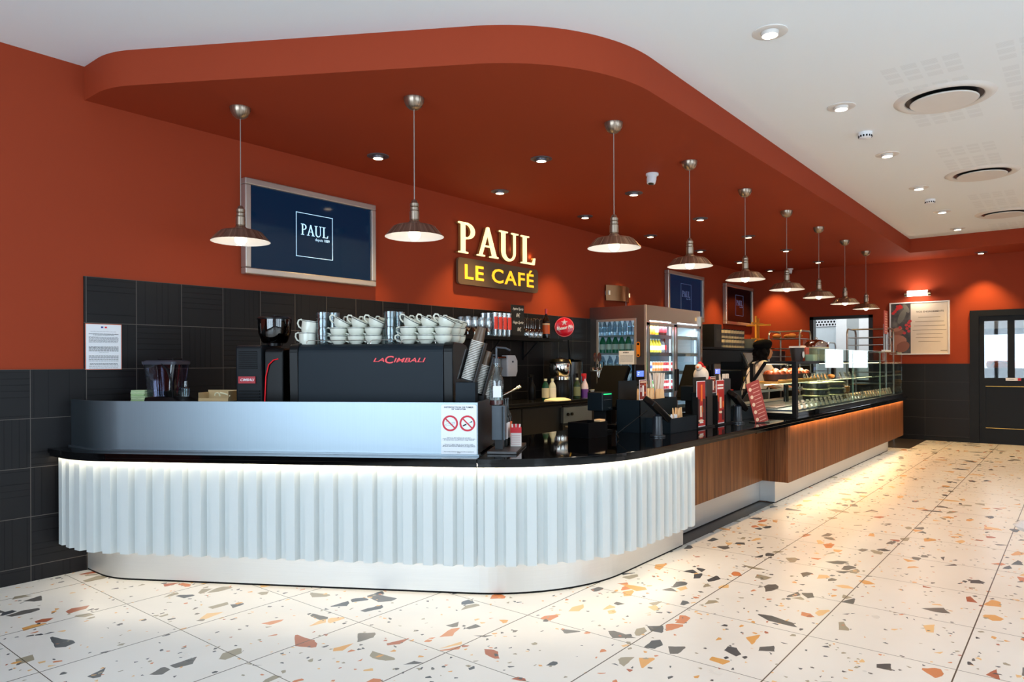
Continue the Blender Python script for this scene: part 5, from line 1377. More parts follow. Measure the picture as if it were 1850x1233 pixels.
# magnetic opener and printed sheet on the cooler side
OP = thing('bottle_opener', 'orange bottle opener hanging on the cooler side', 'bottle opener', (8.288, 4.54, 1.567), -PI / 2)
mb = MB(); mb.prism(rrect(.027, .1, .026), 0, .006, 0, M_XZ); mb.build('plate', mat('opener_orange', (226, 130, 30), .4), OP)
mb = MB(); mb.prism([(.017 * math.cos(2 * PI * i / 14), .07 + .017 * math.sin(2 * PI * i / 14)) for i in range(14)], .006, .0075, 0, M_XZ); mb.prism([(.015 * math.cos(2 * PI * i / 14), -.075 + .01 * math.sin(2 * PI * i / 14)) for i in range(14)], .006, .0075, 0, M_XZ); mb.build('holes', M_BLACK, OP)
NP = thing('printed_sheet', 'white printed sheet stuck inside the cooler side window', 'notice', (8.296, 4.72, 1.46), -PI / 2)
mb = MB(); mb.box(-.115, .115, -.002, 0, -.09, .09); mb.build('sheet', M_PAPER, NP)
mb = MB(); random.seed(9)
for i in range(4): mb.box(-.05 + i * .022, -.035 + i * .022, -.0028, -.002, .06, .078)
lines(mb, [.03 - i * .012 for i in range(8)], .095, .0012); mb.build('print', M_GREYINK, NP)
# ------------------------------------------------------------------ tills on the long counter
ZT = .851
M_TILLB = mat('till_black', (6, 6, 7), .55, spec=.05)
M_WOODC = mat('birch_wood', (226, 184, 134), .7); M_SLEEVE = mat('paper_sleeve', (222, 206, 190), .7)
M_ORG = mat('organiser_black', (16, 26, 32), .4, spec=.2)
def till(loc, label, rz, disp):
    t = thing('till_screen', label, 'cash register', loc, rz)
    mb = MB(); mb.box(-.12, .12, -.12, .12, 0, .03); mb.box(-.03, .03, -.02, .04, .03, .30); mb.build('stand', M_BLACKS, t, bevel=.004)
    M = Matrix.Translation((0, 0, .36)) @ Matrix.Rotation(R(disp), 4, 'Y')
    mb = MB(); mb.box(-.022, .022, -.17, .17, -.16, .17, M=M); mb.build('touch_screen', M_BLACKS, t, bevel=.006)
    mb = MB(); mb.box(.05, .09, -.22, -.06, .40, .50); mb.tube([(.0, -.1, .40), (.07, -.13, .43)], .012, 6); mb.build('customer_display', M_BLACKS, t, bevel=.004)
    mb = MB(); mb.box(.068, .07, -.2, -.08, .425, .475); return t
def pos_till(base, label, w_=.36):
    """screen seen from behind: leaning slab plus a small customer display on its top right"""
    t = thing('till_screen', label, 'cash register', base)
    mb = MB(); mb.box(-.12, .12, -.11, .11, 0, .025); mb.box(-.04, .04, -.03, .03, .02, .2); mb.build('stand', M_BLACKS, t, bevel=.004)
    M = Matrix.Translation((-.02, 0, .33)) @ Matrix.Rotation(R(34), 4, 'Y')
    mb = MB(); mb.box(-.02, .03, -.13, .13, -.20, .22, M=M); mb.build('touch_screen', M_TILLB, t, bevel=.008)
    mb = MB(); mb.box(-.06, .30, -.235, -.20, .34, .50); cd = None
    mb = MB(); mb.box(.06, .23, -.205, -.17, .36, .53); cd = mb.build('customer_display', M_BLACKS, t, bevel=.006)
    mb = MB(); mb.box(.085, .205, -.2075, -.2055, .425, .475); mb.build('lit_text_panel', mat('lcd_blue', (90, 120, 230), .3, emis=(84, 112, 232), es=1.0, noise=0), cd)
    mb = MB(); mb.box(.10, .13, -.2085, -.2075, .455, .46); mb.box(.10, .12, -.2085, -.2075, .44, .445); mb.build('lit_letters', mat('lcd_white', (220, 230, 255), .3, emis=(220, 230, 255), es=1.0, noise=0), cd)
    mb = MB(); mb.tube([(.16, -.19, .37), (.03, -.05, .28)], .018, 8); mb.build('display_arm', M_BLACKS, t)
    return t
p1 = W(1150, 700, depth=6.5)
pos_till((5.27, 3.155, ZT), 'black till screen with small blue display, left of two, in front of the cooler')
q_ = pos_till((6.92, 3.155, ZT), 'second black till screen, behind the white hen toy')
def printer(base, label):
    t = thing('receipt_printer', label, 'printer', base, 0)
    mb = MB(); mb.box(-.07, .07, -.075, .075, 0, .02); mb.box(-.012, .012, -.05, .05, .02, .17); mb.build('stand', M_BLACKM, t)
    mb = MB(); mb.box(-.075, .075, -.07, .07, .17, .315); mb.build('body', M_ORG, t, bevel=.006)
    mb = MB(); mb.box(-.06, .055, -.0725, -.07, .296, .304); mb.build('green_light', mat('green_led', (40, 200, 120), .4, emis=(30, 200, 110), es=1.2, noise=0), t)
    mb = MB(); mb.cyl((0, 0, 0), .007, .004, 10, M=Matrix.Translation((.02, -.07, .19)) @ M_Y); mb.cyl((0, 0, 0), .007, .004, 10, M=Matrix.Translation((.045, -.07, .19)) @ M_Y); mb.build('buttons', M_CHROME, t)
    mb = MB(); mb.box(-.06, .055, -.0715, -.07, .255, .257); mb.build('slot', M_GREYINK, t); return t
printer((4.79, 2.965, ZT), 'black receipt printer with a green light left of the first cutlery box')
printer((6.50, 2.99, ZT), 'black receipt printer with a green light behind the tall leaflets')
# tray of small things left of the printer
TR = thing('desk_tray', 'low black open tray with a beige tag in front of the receipt printer', 'tray', (4.45, 2.86, ZT))
for q, nm in (((-.13, .13, -.09, .09, 0, .01), 'base'), ((-.13, .13, -.09, -.084, .01, .11), 'front_wall'), ((-.13, .13, .084, .09, .01, .11), 'back_wall'), ((-.13, -.124, -.084, .084, .01, .11), 'side_wall'), ((.124, .13, -.084, .084, .01, .11), 'side_wall')):
    mb = MB(); mb.box(*q); mb.build(nm, M_BLACKS, TR)
mb = MB(); mb.box(.04, .11, -.082, -.03, .11, .125); tag(mb.build('wood_tag', M_WOODC, None, (4.45, 2.86, ZT)), 'small beige wooden tag lying on the low black tray', 'tag')

def stirrers(par_loc, n, spread, label_group, h=.10, mt=None, nm='cutlery_packet', lab='wooden cutlery packet', where='', w_=.010, rows=2):
    base = None
    for i in range(n):
        x = par_loc[0] + spread * (i / (n - 1) - .5); y = par_loc[1] + (i % rows) * .022 - .01
        l_ = '%s, %s %s' % (lab, nth(i, n), where)
        if base is None:
            mb = MB(); mb.prism([(-w_, 0), (w_, 0), (w_ * .9, h * .8), (w_ * .5, h), (-w_ * .5, h), (-w_ * .9, h * .8)], -.002, .002, 0, M_XZ)
            base = tag(mb.build(nm, mt or M_WOODC, None, (x, y, par_loc[2])), l_, 'cutlery', label_group)
        else:
            o = base.copy(); COL.objects.link(o); o.location = (x, y, par_loc[2]); o['label'] = l_
            o.rotation_euler = (R(random.uniform(-5, 5)), R(random.uniform(-9, 9)), R(random.uniform(-60, 10)))
def organiser(x0, y0, label, w1=.70, w2=.60, a=.09):
    """stepped black cutlery box: upper bay behind, lower bay in front"""
    t = thing('cutlery_box', label, 'cutlery box', (x0, y0, ZT))
    # upper bay
    for q, nm in (((0, w1, .21, .215, 0, .255), 'step_wall'), ((0, .005, 0.21, .42, 0, .255), 'side_wall'), ((w1 - .005, w1, .21, .42, 0, .255), 'side_wall'), ((0, w1, .415, .42, 0, .255), 'back_wall'), ((0.005, w1 - .005, .215, .415, .20, .205), 'bay_floor'),
                  ((.005, .30, .4, .405, .255, .40), 'header_board'),
                  ((a, w2, 0, .005, 0, .115), 'front_wall'), ((a, a + .005, .005, .21, 0, .115), 'side_wall'), ((w2 - .005, w2, .005, .21, 0, .115), 'side_wall'), ((a + .005, w2 - .005, .005, .21, .05, .055), 'bay_floor')):
        mb = MB(); mb.box(*q); mb.build(nm, M_ORG, t)
    return t
organiser(4.88, 2.45, 'stepped black cutlery box with wooden cutlery, left of two on the counter', .64, .56)
organiser(6.36, 2.50, 'stepped black cutlery box with cutlery right of the tall leaflets', .74, .52, .02)
random.seed(21)
stirrers((5.13, 2.745, ZT + .207), 20, .24, 'wooden cutlery packets in the left box', .13, where='in the upper bay of the left box')
stirrers((5.34, 2.73, ZT + .207), 8, .12, 'wooden spoons in the left box', .12, lab='wooden spoon', nm='wooden_spoon', where='in the upper bay of the left box', w_=.02)
stirrers((5.44, 2.80, ZT + .207), 14, .10, 'paper straws in the left box', .25, mt=M_SLEEVE, nm='straw_bundle', lab='white wrapped straw', where='standing in the left box', w_=.010)
stirrers((5.16, 2.55, ZT + .057), 8, .20, 'sachets in the left box', .075, mt=M_PAPER, nm='sachet', lab='white sachet', where='in the lower bay of the left box')
stirrers((5.35, 2.57, ZT + .057), 12, .14, 'wooden stirrers in the left box', .12, lab='wooden stirrer', nm='stirrer', where='in the lower bay of the left box', w_=.006)
stirrers((6.74, 2.80, ZT + .207), 12, .18, 'wooden cutlery packets in the right box', .12, where='in the upper bay of the right box')
stirrers((6.97, 2.83, ZT + .207), 18, .18, 'wrapped straws in the right box', .22, mt=M_SLEEVE, nm='straw_bundle', lab='white wrapped straw', where='standing in the right box')
stirrers((6.76, 2.60, ZT + .057), 12, .14, 'wooden stirrers in the right box', .12, lab='wooden stirrer', nm='stirrer', where='in the lower bay of the right box', w_=.006)
M_CARD = mat('burgundy_print', (120, 40, 32), .45); M_CARD2 = mat('red_print_bg', (168, 40, 34), .45)
def card(loc, w_, h, label, mtb, deco, rz=0, tilt=0, cat='sign', nm='menu_card'):
    t = thing(nm, label, cat, loc, rz); t.rotation_euler = (R(tilt), 0, rz)
    mb = MB(); mb.box(-w_ / 2, w_ / 2, -.002, 0, 0, h); c_ = mb.build('card', M_PAPER, t)
    mb = MB(); mb.box(-w_ / 2 + .004, w_ / 2 - .004, -.0028, -.002, .004, h - .004); mb.build('print', mtb, t)
    for nm_, mt_, shapes in deco:
        mb = MB()
        for s_ in shapes:
            if len(s_) == 4: mb.box(s_[0] * w_, s_[1] * w_, -.0036, -.0028, s_[2] * h, s_[3] * h)
            else: flat(mb, s_[0] * w_, s_[1] * h, s_[2] * w_, s_[3] * h, y=-.0036, m_=0)
        mb.build(nm_, mt_, t)
    return t
C_ORA = mat('print_orange', (224, 106, 34), .5); C_CRM = mat('print_cream', (226, 196, 170), .5); C_DK = mat('print_dark', (64, 34, 36), .5); C_WH = mat('print_white', (232, 226, 222), .5)
for nm_, (xa, ya), lab in (('menu_card', (4.87, 2.70), 'small burgundy card with a phone picture on the left cutlery box'), ('menu_card', (6.33, 2.74), 'small burgundy card with a phone picture on the right cutlery box')):
    cc = card((xa + .06, ya + .21 - .0, ZT + .256), .115, .155, lab, M_CARD, [('phone_print', C_WH, [(-.1, .1, .18, .72), (-.35, -.22, .4, .62), (-.35, -.3, .7, .75)]), ('dots_print', C_ORA, [(.22, .34, .7, .8), (.2, .36, .3, .4)]), ('title_print', C_CRM, [(-.4, .4, .86, .92)])], rz=0)
    cc.location.y = ya - .0 + (.0)
    cc.location.y = (2.45 if xa < 5 else 2.50) + .2135
# white hen toy on the second till
HN = thing('toy_hen', 'plump white hen toy with a red comb sitting on the second till', 'toy', (6.69, 2.965, ZT + .345))
mb = MB(); mb.ball((0, 0, .07), .075, 20, 12, sz=1.15); mb.ball((-.055, 0, .15), .035, 14, 8); mb.build('body', mat('plush_white', (226, 214, 200), .85), HN)
mb = MB(); mb.ball((-.02, 0, .185), .022, 10, 6); mb.ball((.01, 0, .175), .022, 10, 6); mb.ball((.045, -.01, .145), .02, 10, 6); mb.build('comb', mat('plush_red', (196, 30, 34), .8), HN)
mb = MB(); mb.ball((.05, -.05, .02), .035, 12, 8, sz=1.3); mb.build('wing', mat('plush_red', (196, 30, 34), .8), HN)
mb = MB(); mb.lathe([(.012, 0), (.001, .03)], 8, M=Matrix.Translation((-.085, -.005, .15)) @ Matrix.Rotation(R(-90), 4, 'Y')); mb.build('beak', C_ORA, HN)
mb = MB(); mb.box(-.045, .045, -.04, .04, 0, .345 - .002); tag(mb.build('till_box', M_BLACKS, None, (6.69, 2.965, ZT), bevel=.006), 'black till housing under the white hen toy', 'till housing')
def payterm(loc, rz, label):
    t = thing('card_terminal', label, 'card terminal', loc, rz)
    mb = MB(); mb.cyl((0, 0, 0), .055, .012, 28); mb.lathe([(.04, .012), (.036, .02), (.034, .15), (.02, .165)], 24); mb.build('pedestal', mat('terminal_dark', (30, 34, 40), .3), t)
    M = Matrix.Translation((0, 0, .20)) @ Matrix.Rotation(R(28), 4, 'Y') @ Matrix.Rotation(R(28), 4, 'X') @ Matrix.Diagonal((1.3, 1.25, 1.1, 1))
    mb = MB(); mb.box(-.115, .115, -.042, .042, -.02, .02, M=M); b_ = mb.build('terminal_body', M_BLACKS, t, bevel=.008)
    mb = MB(); mb.box(-.095, -.01, -.034, .034, .0205, .022, M=M); mb.build('screen', mat('terminal_screen', (70, 40, 34), .15), b_)
    mb = MB()
    for i in range(4):
        for j in range(3): mb.box(.01 + i * .022, .026 + i * .022, -.032 + j * .024, -.014 + j * .024, .0205, .0235, M=M)
    mb.build('keys', mat('key_grey', (110, 116, 124), .4), b_)
    mb = MB(); mb.box(.078, .092, -.032, -.014, .0236, .0245, M=M); mb.build('yellow_key', mat('key_yellow', (226, 196, 40), .4), b_)
    mb = MB(); mb.box(.078, .092, .016, .034, .0236, .0245, M=M); mb.build('green_key', mat('key_green', (30, 150, 80), .4), b_)
    return t
payterm((4.74, 2.44, ZT), 0, 'black card payment terminal on a pole beside the left cutlery box')
payterm((6.22, 2.41, ZT), 0, 'black card payment terminal on a pole, right one, before the red menu strip')
mb = MB(); pts = [(4.60, 2.45, ZT + .20)] + [(4.57 - .02 * i, 2.45 + .035 * i, ZT + .19 - .032 * i) for i in range(1, 6)] + [(4.42, 2.58, ZT + .006)]
tag(mb.tube(pts, .004, 6) and mb.build('cable', M_BLACK), 'thin black cable hanging from the left card terminal', 'cable')
# upright leaflet holders
for i, (xa, ya, lab, prn) in enumerate(((5.55, 2.46, 'tall dark leaflet holder with a red milkshake leaflet, left one', [('flame_print', C_ORA, [(-.05, .15, .55, .92), (.05, .2, .3, .42)]), ('drink_print', C_CRM, [(-.14, .1, .2, .45), (-.05, .17, .3, .03)]), ('dark_print', C_DK, [(-.46, -.2, .06, .6), (.2, .44, .12, .6)]), ('script_print', C_WH, [(-.3, .25, .06, .09), (-.25, .3, .11, .13)])]),
                                        (5.95, 2.46, 'tall dark leaflet holder with a red milkshake leaflet, right one', [('title_print', C_WH, [(-.4, .38, .86, .90), (-.4, .38, .79, .83)]), ('flame_print', C_ORA, [(-.46, -.3, .55, .7), (.3, .45, .35, .5)]), ('drink_print', C_CRM, [(-.12, .14, .34, .6), (0, .30, .2, .03)]), ('dark_print', C_DK, [(-.46, -.25, .06, .5), (.2, .44, .06, .3)])]))):
    H = thing('leaflet_holder', lab, 'leaflet holder', (xa, ya, ZT))
    mb = MB(); mb.box(-.10, .24, -.02, .10, 0, .012); mb.build('base', M_BLACKM, H)
    mb = MB(); mb.box(.105, .235, .0, .02, .012, .40); mb.build('upright', mat('holder_dark', (38, 36, 34), .4), H, bevel=.003)
    for sx_ in (-.095, .085):
        mb = MB(); mb.box(sx_, sx_ + .012, -.012, .03, .012, .26); mb.build('side_grip', M_BLACK, H)
    mb = MB(); mb.box(-.08, .084, 0.0, .004, .014, .39); mb.build('leaflet', M_PAPER, H)
    mb = MB(); mb.box(-.077, .081, -.001, 0, .02, .386); pr_ = mb.build('leaflet_print', M_CARD2, H)
    for nm_, mt_, shapes in prn:
        mb = MB()
        for k_, s_ in enumerate(shapes):
            if nm_ == 'drink_print' and k_ == 1: flat(mb, s_[0] * .16, .02 + s_[1] * .37 - .02, s_[2] * .16, s_[3] * .37, y=-.0022, m_=0)
            else: mb.box(s_[0] * .16, s_[1] * .16, -.002, -.001, .02 + s_[2] * .37, .02 + s_[3] * .37)
        mb.build(nm_, mt_, pr_)
# slanted menu strip of pastries
MS = thing('menu_strip', 'slanted tall red menu strip with pastry pictures standing on the black counter', 'menu', (6.38, 2.25, ZT), R(-28))
mb = MB(); M = Matrix.Rotation(R(-17), 4, 'Y')
mb.box(-.075, .075, -.003, 0, 0, .385, M=M); mb.build('strip', mat('strip_red', (150, 48, 36), .4), MS)
for k in range(5): mb = MB(); mb.lathe([(.002, 0), (.017, 0), (.017, .001), (.002, .001)], 14, M=M @ Matrix.Translation((-.045, -.0035, .045 + k * .07)) @ M_Y); mb.build('pastry_picture', mat('pastry_print', (226, 190, 160), .5), MS)
mb = MB()
for k in range(11): mb.box(-.022, .055, -.0042, -.003, .02 + k * .033, .027 + k * .033, M=M)
mb.build('price_lines', mat('strip_pale', (206, 140, 124), .5), MS)
mb = MB(); mb.box(-.07, .07, -.02, .09, 0, .006); mb.build('foot', M_BLACKM, MS)
mb = MB(); mb.tube([(0, .08, .006), (-.06, .0, .22)], .004, 6); mb.build('prop', M_BLACKM, MS)
# ------------------------------------------------------------------ dark ovens and shelf right of the cooler
M_OV = mat('oven_black', (4, 4, 5), .35, spec=.08)
OV = thing('oven', 'large black oven cabinet right of the drinks cooler', 'oven', (11.4, 4.60, 0))
mb = MB(); mb.box(-1.35, 1.35, 0, .68, 0, 1.60); mb.build('body', M_OV, OV, bevel=.01)
mb = MB(); mb.box(-1.37, 1.37, -.03, .68, 1.60, 1.635); mb.build('top_shelf', M_OV, OV)
mb = MB(); mb.box(.2, 1.2, -.02, 0, .5, 1.3); mb.build('door', M_BLACKS, OV); mb = MB(); mb.tube([(.25, -.02, 1.22), (.25, -.06, 1.22), (1.15, -.06, 1.22), (1.15, -.02, 1.22)], .012, 8); mb.build('handle', M_CHROME, OV)
mb = MB(); mb.box(.75, 1.2, -.05, 0, 1.36, 1.56); mb.build('control_panel', M_BLACKS, OV, bevel=.01)
CO = thing('coffee_brewer', 'tall black brewing machine with a tilted display and yellow label behind the second till', 'coffee machine', (10.4, 4.05, 0))
mb = MB(); mb.box(-.30, .22, -.2, .3, 0, 1.28); mb.build('body', M_OV, CO, bevel=.015)
mb = MB(); M = Matrix.Translation((-.02, -.22, 1.43)) @ Matrix.Rotation(R(-20), 4, 'X'); mb.box(-.26, .26, -.02, .02, -.12, .11, M=M); s_ = mb.build('display_panel', M_BLACKS, CO, bevel=.01)
mb = MB(); mb.tube([M @ Vector(q) for q in ((-.24, -.025, .09), (-.20, -.025, -.10), (.22, -.025, -.10), (.25, -.025, -.06))], .006, 6); mb.build('bright_rim', M_CHROME, CO)
mb = MB(); mb.box(-.1, .1, -.16, .2, 1.26, 1.40); mb.build('neck', M_OV, CO)
mb = MB(); mb.box(-.24, -.15, -.204, -.2, 1.02, 1.18); mb.build('yellow_label', mat('yellow_label', (206, 168, 24), .5), CO)
mb = MB(); mb.box(-.05, .20, -.215, -.2, 1.29, 1.305); mb.build('steel_trim', M_CHROME, CO)
RB = thing('red_bin', 'red plastic bin beside the worker in the black cap', 'bin', (9.55, 4.0, 0))
mb = MB(); loft(mb, [(rrect(.15, .13, .03), 0, (0, 0)), (rrect(.19, .16, .03), .98, (0, 0))], cap=(True, False)); mb.build('tub', mat('bin_red', (190, 18, 22), .4), RB); mb = MB(); loft(mb, [(rrect(.20, .17, .03), .98, (0, 0)), (rrect(.20, .17, .03), 1.01, (0, 0))]); mb.build('lid', mat('bin_red', (190, 18, 22), .4), RB)
# coffee tins on the shelf above the oven
random.seed(8)
tin0 = None
for j in range(2):
    for i in range(8):
        x, z = 11.50 + i * .125, 1.636 + j * .16
        row = ['lower', 'upper'][j]; lab = 'striped tin, %s in the %s row on the oven shelf' % (nth(i, 8), row)
        if tin0 is None:
            tin0 = thing('coffee_tin', lab, 'tin', (x, 4.72, z), group='tins on the oven shelf')
            mb = MB(); mb.lathe([(.002, 0), (.044, 0), (.046, .005), (.046, .15), (.044, .155), (.002, .155)], 16); mb.build('tin_body', mat('tin_cream', (206, 184, 140), .4), tin0)
            mb = MB(); mb.lathe([(.0465, .04), (.0465, .09)], 16); mb.build('label', mat('tin_label', (70, 62, 56), .5), tin0)
            mb = MB(); mb.lathe([(.002, .158), (.047, .156), (.047, .14)], 16); mb.build('lid', M_BLACKS, tin0)
        else: dup(tin0, (x, 4.72, z), lab)
MBX = thing('dark_box', 'tall dark printed box at the left end of the oven shelf', 'box', (11.2, 4.76, 1.636))
mb = MB(); mb.box(-.17, .13, -.1, .1, 0, .38); mb.build('carton', mat('dark_carton', (26, 24, 22), .5), MBX); mb = MB(); mb.box(-.1, .06, -.102, -.1, .1, .3); mb.build('label', mat('grey_label', (60, 62, 58), .6), MBX)
for i in range(3):
    mb = MB(); mb.lathe([(.002, 0), (.12, 0), (.17, .05), (.18, .06), (.17, .058), (.12, .01), (.002, .008)], 24)
    tag(mb.build('stoneware_bowl', mat('stoneware', (176, 168, 140), .35), None, (12.62, 4.73, 1.636 + i * .055)), 'pale stoneware bowl, %s of three stacked at the right end of the oven shelf' % ['lowest', 'middle', 'top'][i], 'bowl', 'stacked stoneware bowls')
mb = MB(); mb.box(-.22, .22, -.09, .09, 0, .14); tag(mb.build('grey_crate', mat('grey_crate', (112, 108, 92), .6), None, (13.0, 4.62, 1.60)), 'grey crate left of the yellow wooden rack', 'crate')
mb = MB(); mb.box(12.80, 13.9, 4.45, 5.28, 0, 1.598); tag(mb.build('cabinet', M_OV), 'plain black cabinet carrying the yellow wooden rack in the far corner', 'cabinet')
ES = thing('wooden_rack', 'yellow wooden rack of crossed bars standing in the far corner', 'rack', (13.25, 4.78, 1.6))
mb = MB(); yw = mat('yellow_wood', (226, 160, 50), .6)
for x_, h_ in ((0, .66), (.13, .62)):
    mb = MB(); mb.box(x_ - .015, x_ + .015, -.015, .015, 0, h_); mb.build('upright', yw, ES)
for z_, r_ in ((.50, .3), (.21, .3)):
    mb = MB(); mb.box(-.28, .36, -.03, -.016, z_, z_ + .03); mb.build('cross_bar', yw, ES)
    mb = MB(); mb.box(.05, .08, -.25, .2, z_ - .03, z_); mb.build('cross_bar', yw, ES)
mb = MB(); mb.box(-.1, .25, -.1, .1, 0, .015); mb.build('foot', yw, ES)

# ------------------------------------------------------------------ trolley racks
M_AL = mat('rack_aluminium', (170, 164, 158), .3, .9)
def rack(loc, w_, d_, h, label, zs, x_dir=0, bread=True):
    t = thing('tray_trolley', label, 'trolley', loc, x_dir)
    for sx_ in (-1, 1):
        mb = MB(); r_ = .09
        pts = [(sx_ * w_ / 2, -d_ / 2, 0), (sx_ * w_ / 2, -d_ / 2, h - r_)] + [(sx_ * w_ / 2, -d_ / 2 + r_ - r_ * math.cos(R(a)), h - r_ + r_ * math.sin(R(a))) for a in (30, 60, 90)] + [(sx_ * w_ / 2, d_ / 2 - r_ + r_ * math.sin(R(a)), h - r_ + r_ * math.cos(R(a))) for a in (0, 30, 60)] + [(sx_ * w_ / 2, d_ / 2, h - r_), (sx_ * w_ / 2, d_ / 2, 0)]
        mb.tube(pts, .016, 8); mb.build('hoop', M_AL, t)
    mb = MB(); mb.tube([(-w_ / 2, 0, h), (w_ / 2, 0, h)], .014, 8); mb.build('top_bar', M_AL, t)
    for z in zs:
        mb = MB(); mb.box(-w_ / 2 + .01, w_ / 2 - .01, -d_ / 2 - .01, d_ / 2, z, z + .012); mb.build('tray', M_AL, t)
    return t
R1 = rack((12.80, 4.02, 0), .52, .62, 1.93, 'tray trolley with loaves behind the worker, left of the kitchen hatch', [.6, .9, 1.15, 1.33, 1.48, 1.62, 1.79], R(-90))
for i, (x, y, s_) in enumerate([(12.60, 4.18, 1), (12.60, 3.92, 1), (12.75, 4.05, .8), (12.61, 3.79, .6)]):
    mb = MB(); mb.ball((0, 0, .03), .075 * s_, 14, 8, sz=.6)
    tag(mb.build('bread_loaf', mat('crust', (186, 112, 44), .7, noise=.3), None, (x, y, 1.803 + .01)), 'golden loaf on the top tray of the trolley, %s' % ['left one', 'right one', 'behind', 'small one at the right'][i], 'bread', 'loaves on the trolley')
R2 = rack((13.85, 2.95, 0), .62, .62, 1.97, 'tray trolley standing in front of the kitchen hatch and the poster', [.5, .8, 1.0, 1.2, 1.40, 1.55, 1.68, 1.81], R(-90))
R3 = rack((15.4, 4.25, 0), .5, .55, 1.78, 'steel trolley inside the kitchen, seen through the hatch', [.6, .9, 1.2, 1.4, 1.55], R(-90))
bl = thing('blue_tray', 'blue tray on the kitchen trolley seen through the hatch', 'tray', (15.4, 4.25, 1.562), R(-90))
mb = MB(); mb.box(-.22, .22, -.25, .25, 0, .06); mb.build('tray_body', mat('tray_blue', (60, 120, 190), .5), bl)

# ------------------------------------------------------------------ cake display on the counter
DC = thing('cake_display', 'long glass cake display with black posts on the walnut counter', 'display case')
M_CG = glass('display_glass', (246, 253, 249), .03, .01)
M_EDGE = mat('glass_edge_green', (120, 160, 140), .15, noise=0)
def dbx(nm, mt, *q, bevel=0):
    mb = MB(); mb.box(*q); return mb.build(nm, mt, DC, bevel=bevel)
dbx('deck', M_BLACKS, 7.2, 12.45, 2.24, 3.05, ZT, .885)
dbx('deck_tray', M_STEEL, 7.5, 12.4, 2.32, 3.0, .8855, .90)
dbx('front_sill', M_BLACK, 7.95, 12.46, 2.19, 2.235, ZT, .895)
dbx('front_glass', M_CG, 7.95, 12.46, 2.205, 2.211, .896, 1.535)
dbx('end_glass', M_CG, 12.455, 12.461, 2.212, 2.95, .896, 1.535)
dbx('left_glass', M_CG, 7.95, 7.956, 2.212, 2.55, .896, 1.535)
dbx('glass_edge', M_EDGE, 7.95, 12.46, 2.205, 2.211, 1.5355, 1.539)
for xj in (9.45, 10.95): dbx('glass_joint', M_EDGE, xj - .003, xj + .003, 2.2045, 2.2115, .9, 1.535)
dbx('front_post', M_BLACK, 7.13, 7.19, 2.18, 2.22, ZT, 1.40)
dbx('side_rail', M_BLACK, 7.14, 7.18, 2.22, 2.50, 1.375, 1.40)
mb = MB(); mb.tube([(7.16, 2.49, 1.388), (7.16, 2.82, .89)], .018, 6); mb.build('slanted_strut', M_BLACK, DC)
dbx('upper_shelf', M_BLACKM, 7.62, 11.2, 2.25, 2.58, 1.38, 1.405); dbx('top_rail', M_BLACK, 7.19, 7.95, 2.19, 2.21, 1.375, 1.40)
dbx('shelf_glass', M_CG, 7.5, 12.35, 2.42, 2.85, 1.160, 1.166)
dbx('shelf_edge', M_EDGE, 7.5, 12.35, 2.416, 2.42, 1.160, 1.166)
for xp in (7.9, 9.05, 10.2, 11.2, 12.2): dbx('rear_post', M_BLACK, xp - .035, xp + .035, 2.87, 2.91, .90, 1.38)
dbx('back_rail', M_STEEL, 8.0, 12.4, 2.99, 3.03, 1.03, 1.055)
mb = MB(); mb.box(7.3, 12.4, 2.52, 2.55, 1.372, 1.379); mb.build('light_strip', mat('display_led', (255, 240, 210), .5, emis=(255, 226, 180), es=8, noise=0), DC)
mb = MB(); mb.box(7.5, 12.3, 2.6, 2.62, 1.151, 1.159); mb.build('light_strip', MATS['display_led'], DC)
dbx('sliding_panel', M_CG, 9.9, 10.6, 2.93, 2.936, 1.40, 1.70)
area('display_light', (9.9, 2.56, 1.36), (9.9, 2.50, 0), 4.6, .05, 20, (1, .88, .68))
area('display_light_low', (9.9, 2.62, 1.15), (9.9, 2.55, 0), 4.6, .05, 12, (1, .88, .68))
# worktop behind with steel rim
WK = thing('prep_counter', 'steel prep counter behind the cake display', 'counter')
mb = MB(); mb.box(7.4, 12.4, 3.07, 3.28, .852, .90); mb.build('top', M_STEEL, WK)

# baked goods
M_CRUST = mat('brioche_crust', (150, 62, 16), .55, noise=.35); M_TIN = mat('baking_paper', (58, 34, 26), .7); M_WICK = mat('wicker', (206, 152, 74), .7, noise=.35)
TW = thing('wicker_tray', 'wicker tray under the brioche loaves on the upper glass shelf', 'tray', (8.1, 2.62, 1.167))
mb = MB(); mb.box(-.6, .75, -.15, .15, 0, .02); mb.build('mat', M_WICK, TW)
mb = MB()
for i in range(40): mb.ball((-.58 + i * .0335, -.15, .028), .016, 8, 5)
mb.build('braided_rim', M_WICK, TW, kind='stuff')
br0 = None
for i, (x, y) in enumerate([(7.72, 2.58), (8.02, 2.58), (8.34, 2.6), (8.64, 2.6)]):
    lab = 'round brioche in dark paper, %s on the wicker tray' % nth(i, 4)
    if br0 is None:
        br0 = thing('brioche', lab, 'bread', (x, y, 1.188), group='brioche loaves on the wicker tray')
        mb = MB(); n = 18
        vs = []
        mb.lathe([(.002, 0), (.11, 0), (.13, .075)], 24); mb.build('paper_case', M_TIN, br0)
        mb = MB()
        for k in range(7):
            a = 2 * PI * k / 7; mb.ball((.075 * math.cos(a), .075 * math.sin(a), .07), .048, 10, 6)
        mb.ball((0, 0, .085), .055, 12, 6); mb.build('crust', M_CRUST, br0)
    else: dup(br0, (x, y, 1.188), lab)
for i in range(9):
    mb = MB(); mb.ball((0, 0, .03), .05, 12, 6, sz=.6)
    tag(mb.build('viennoiserie', mat('pastry_gold', (206, 128, 50), .6, noise=.3), None, (9.0 + i * .16, 2.68 + .05 * (i % 2), 1.168)), 'small golden pastry, %s on the glass shelf' % nth(i, 9), 'pastry', 'pastries on the glass shelf')
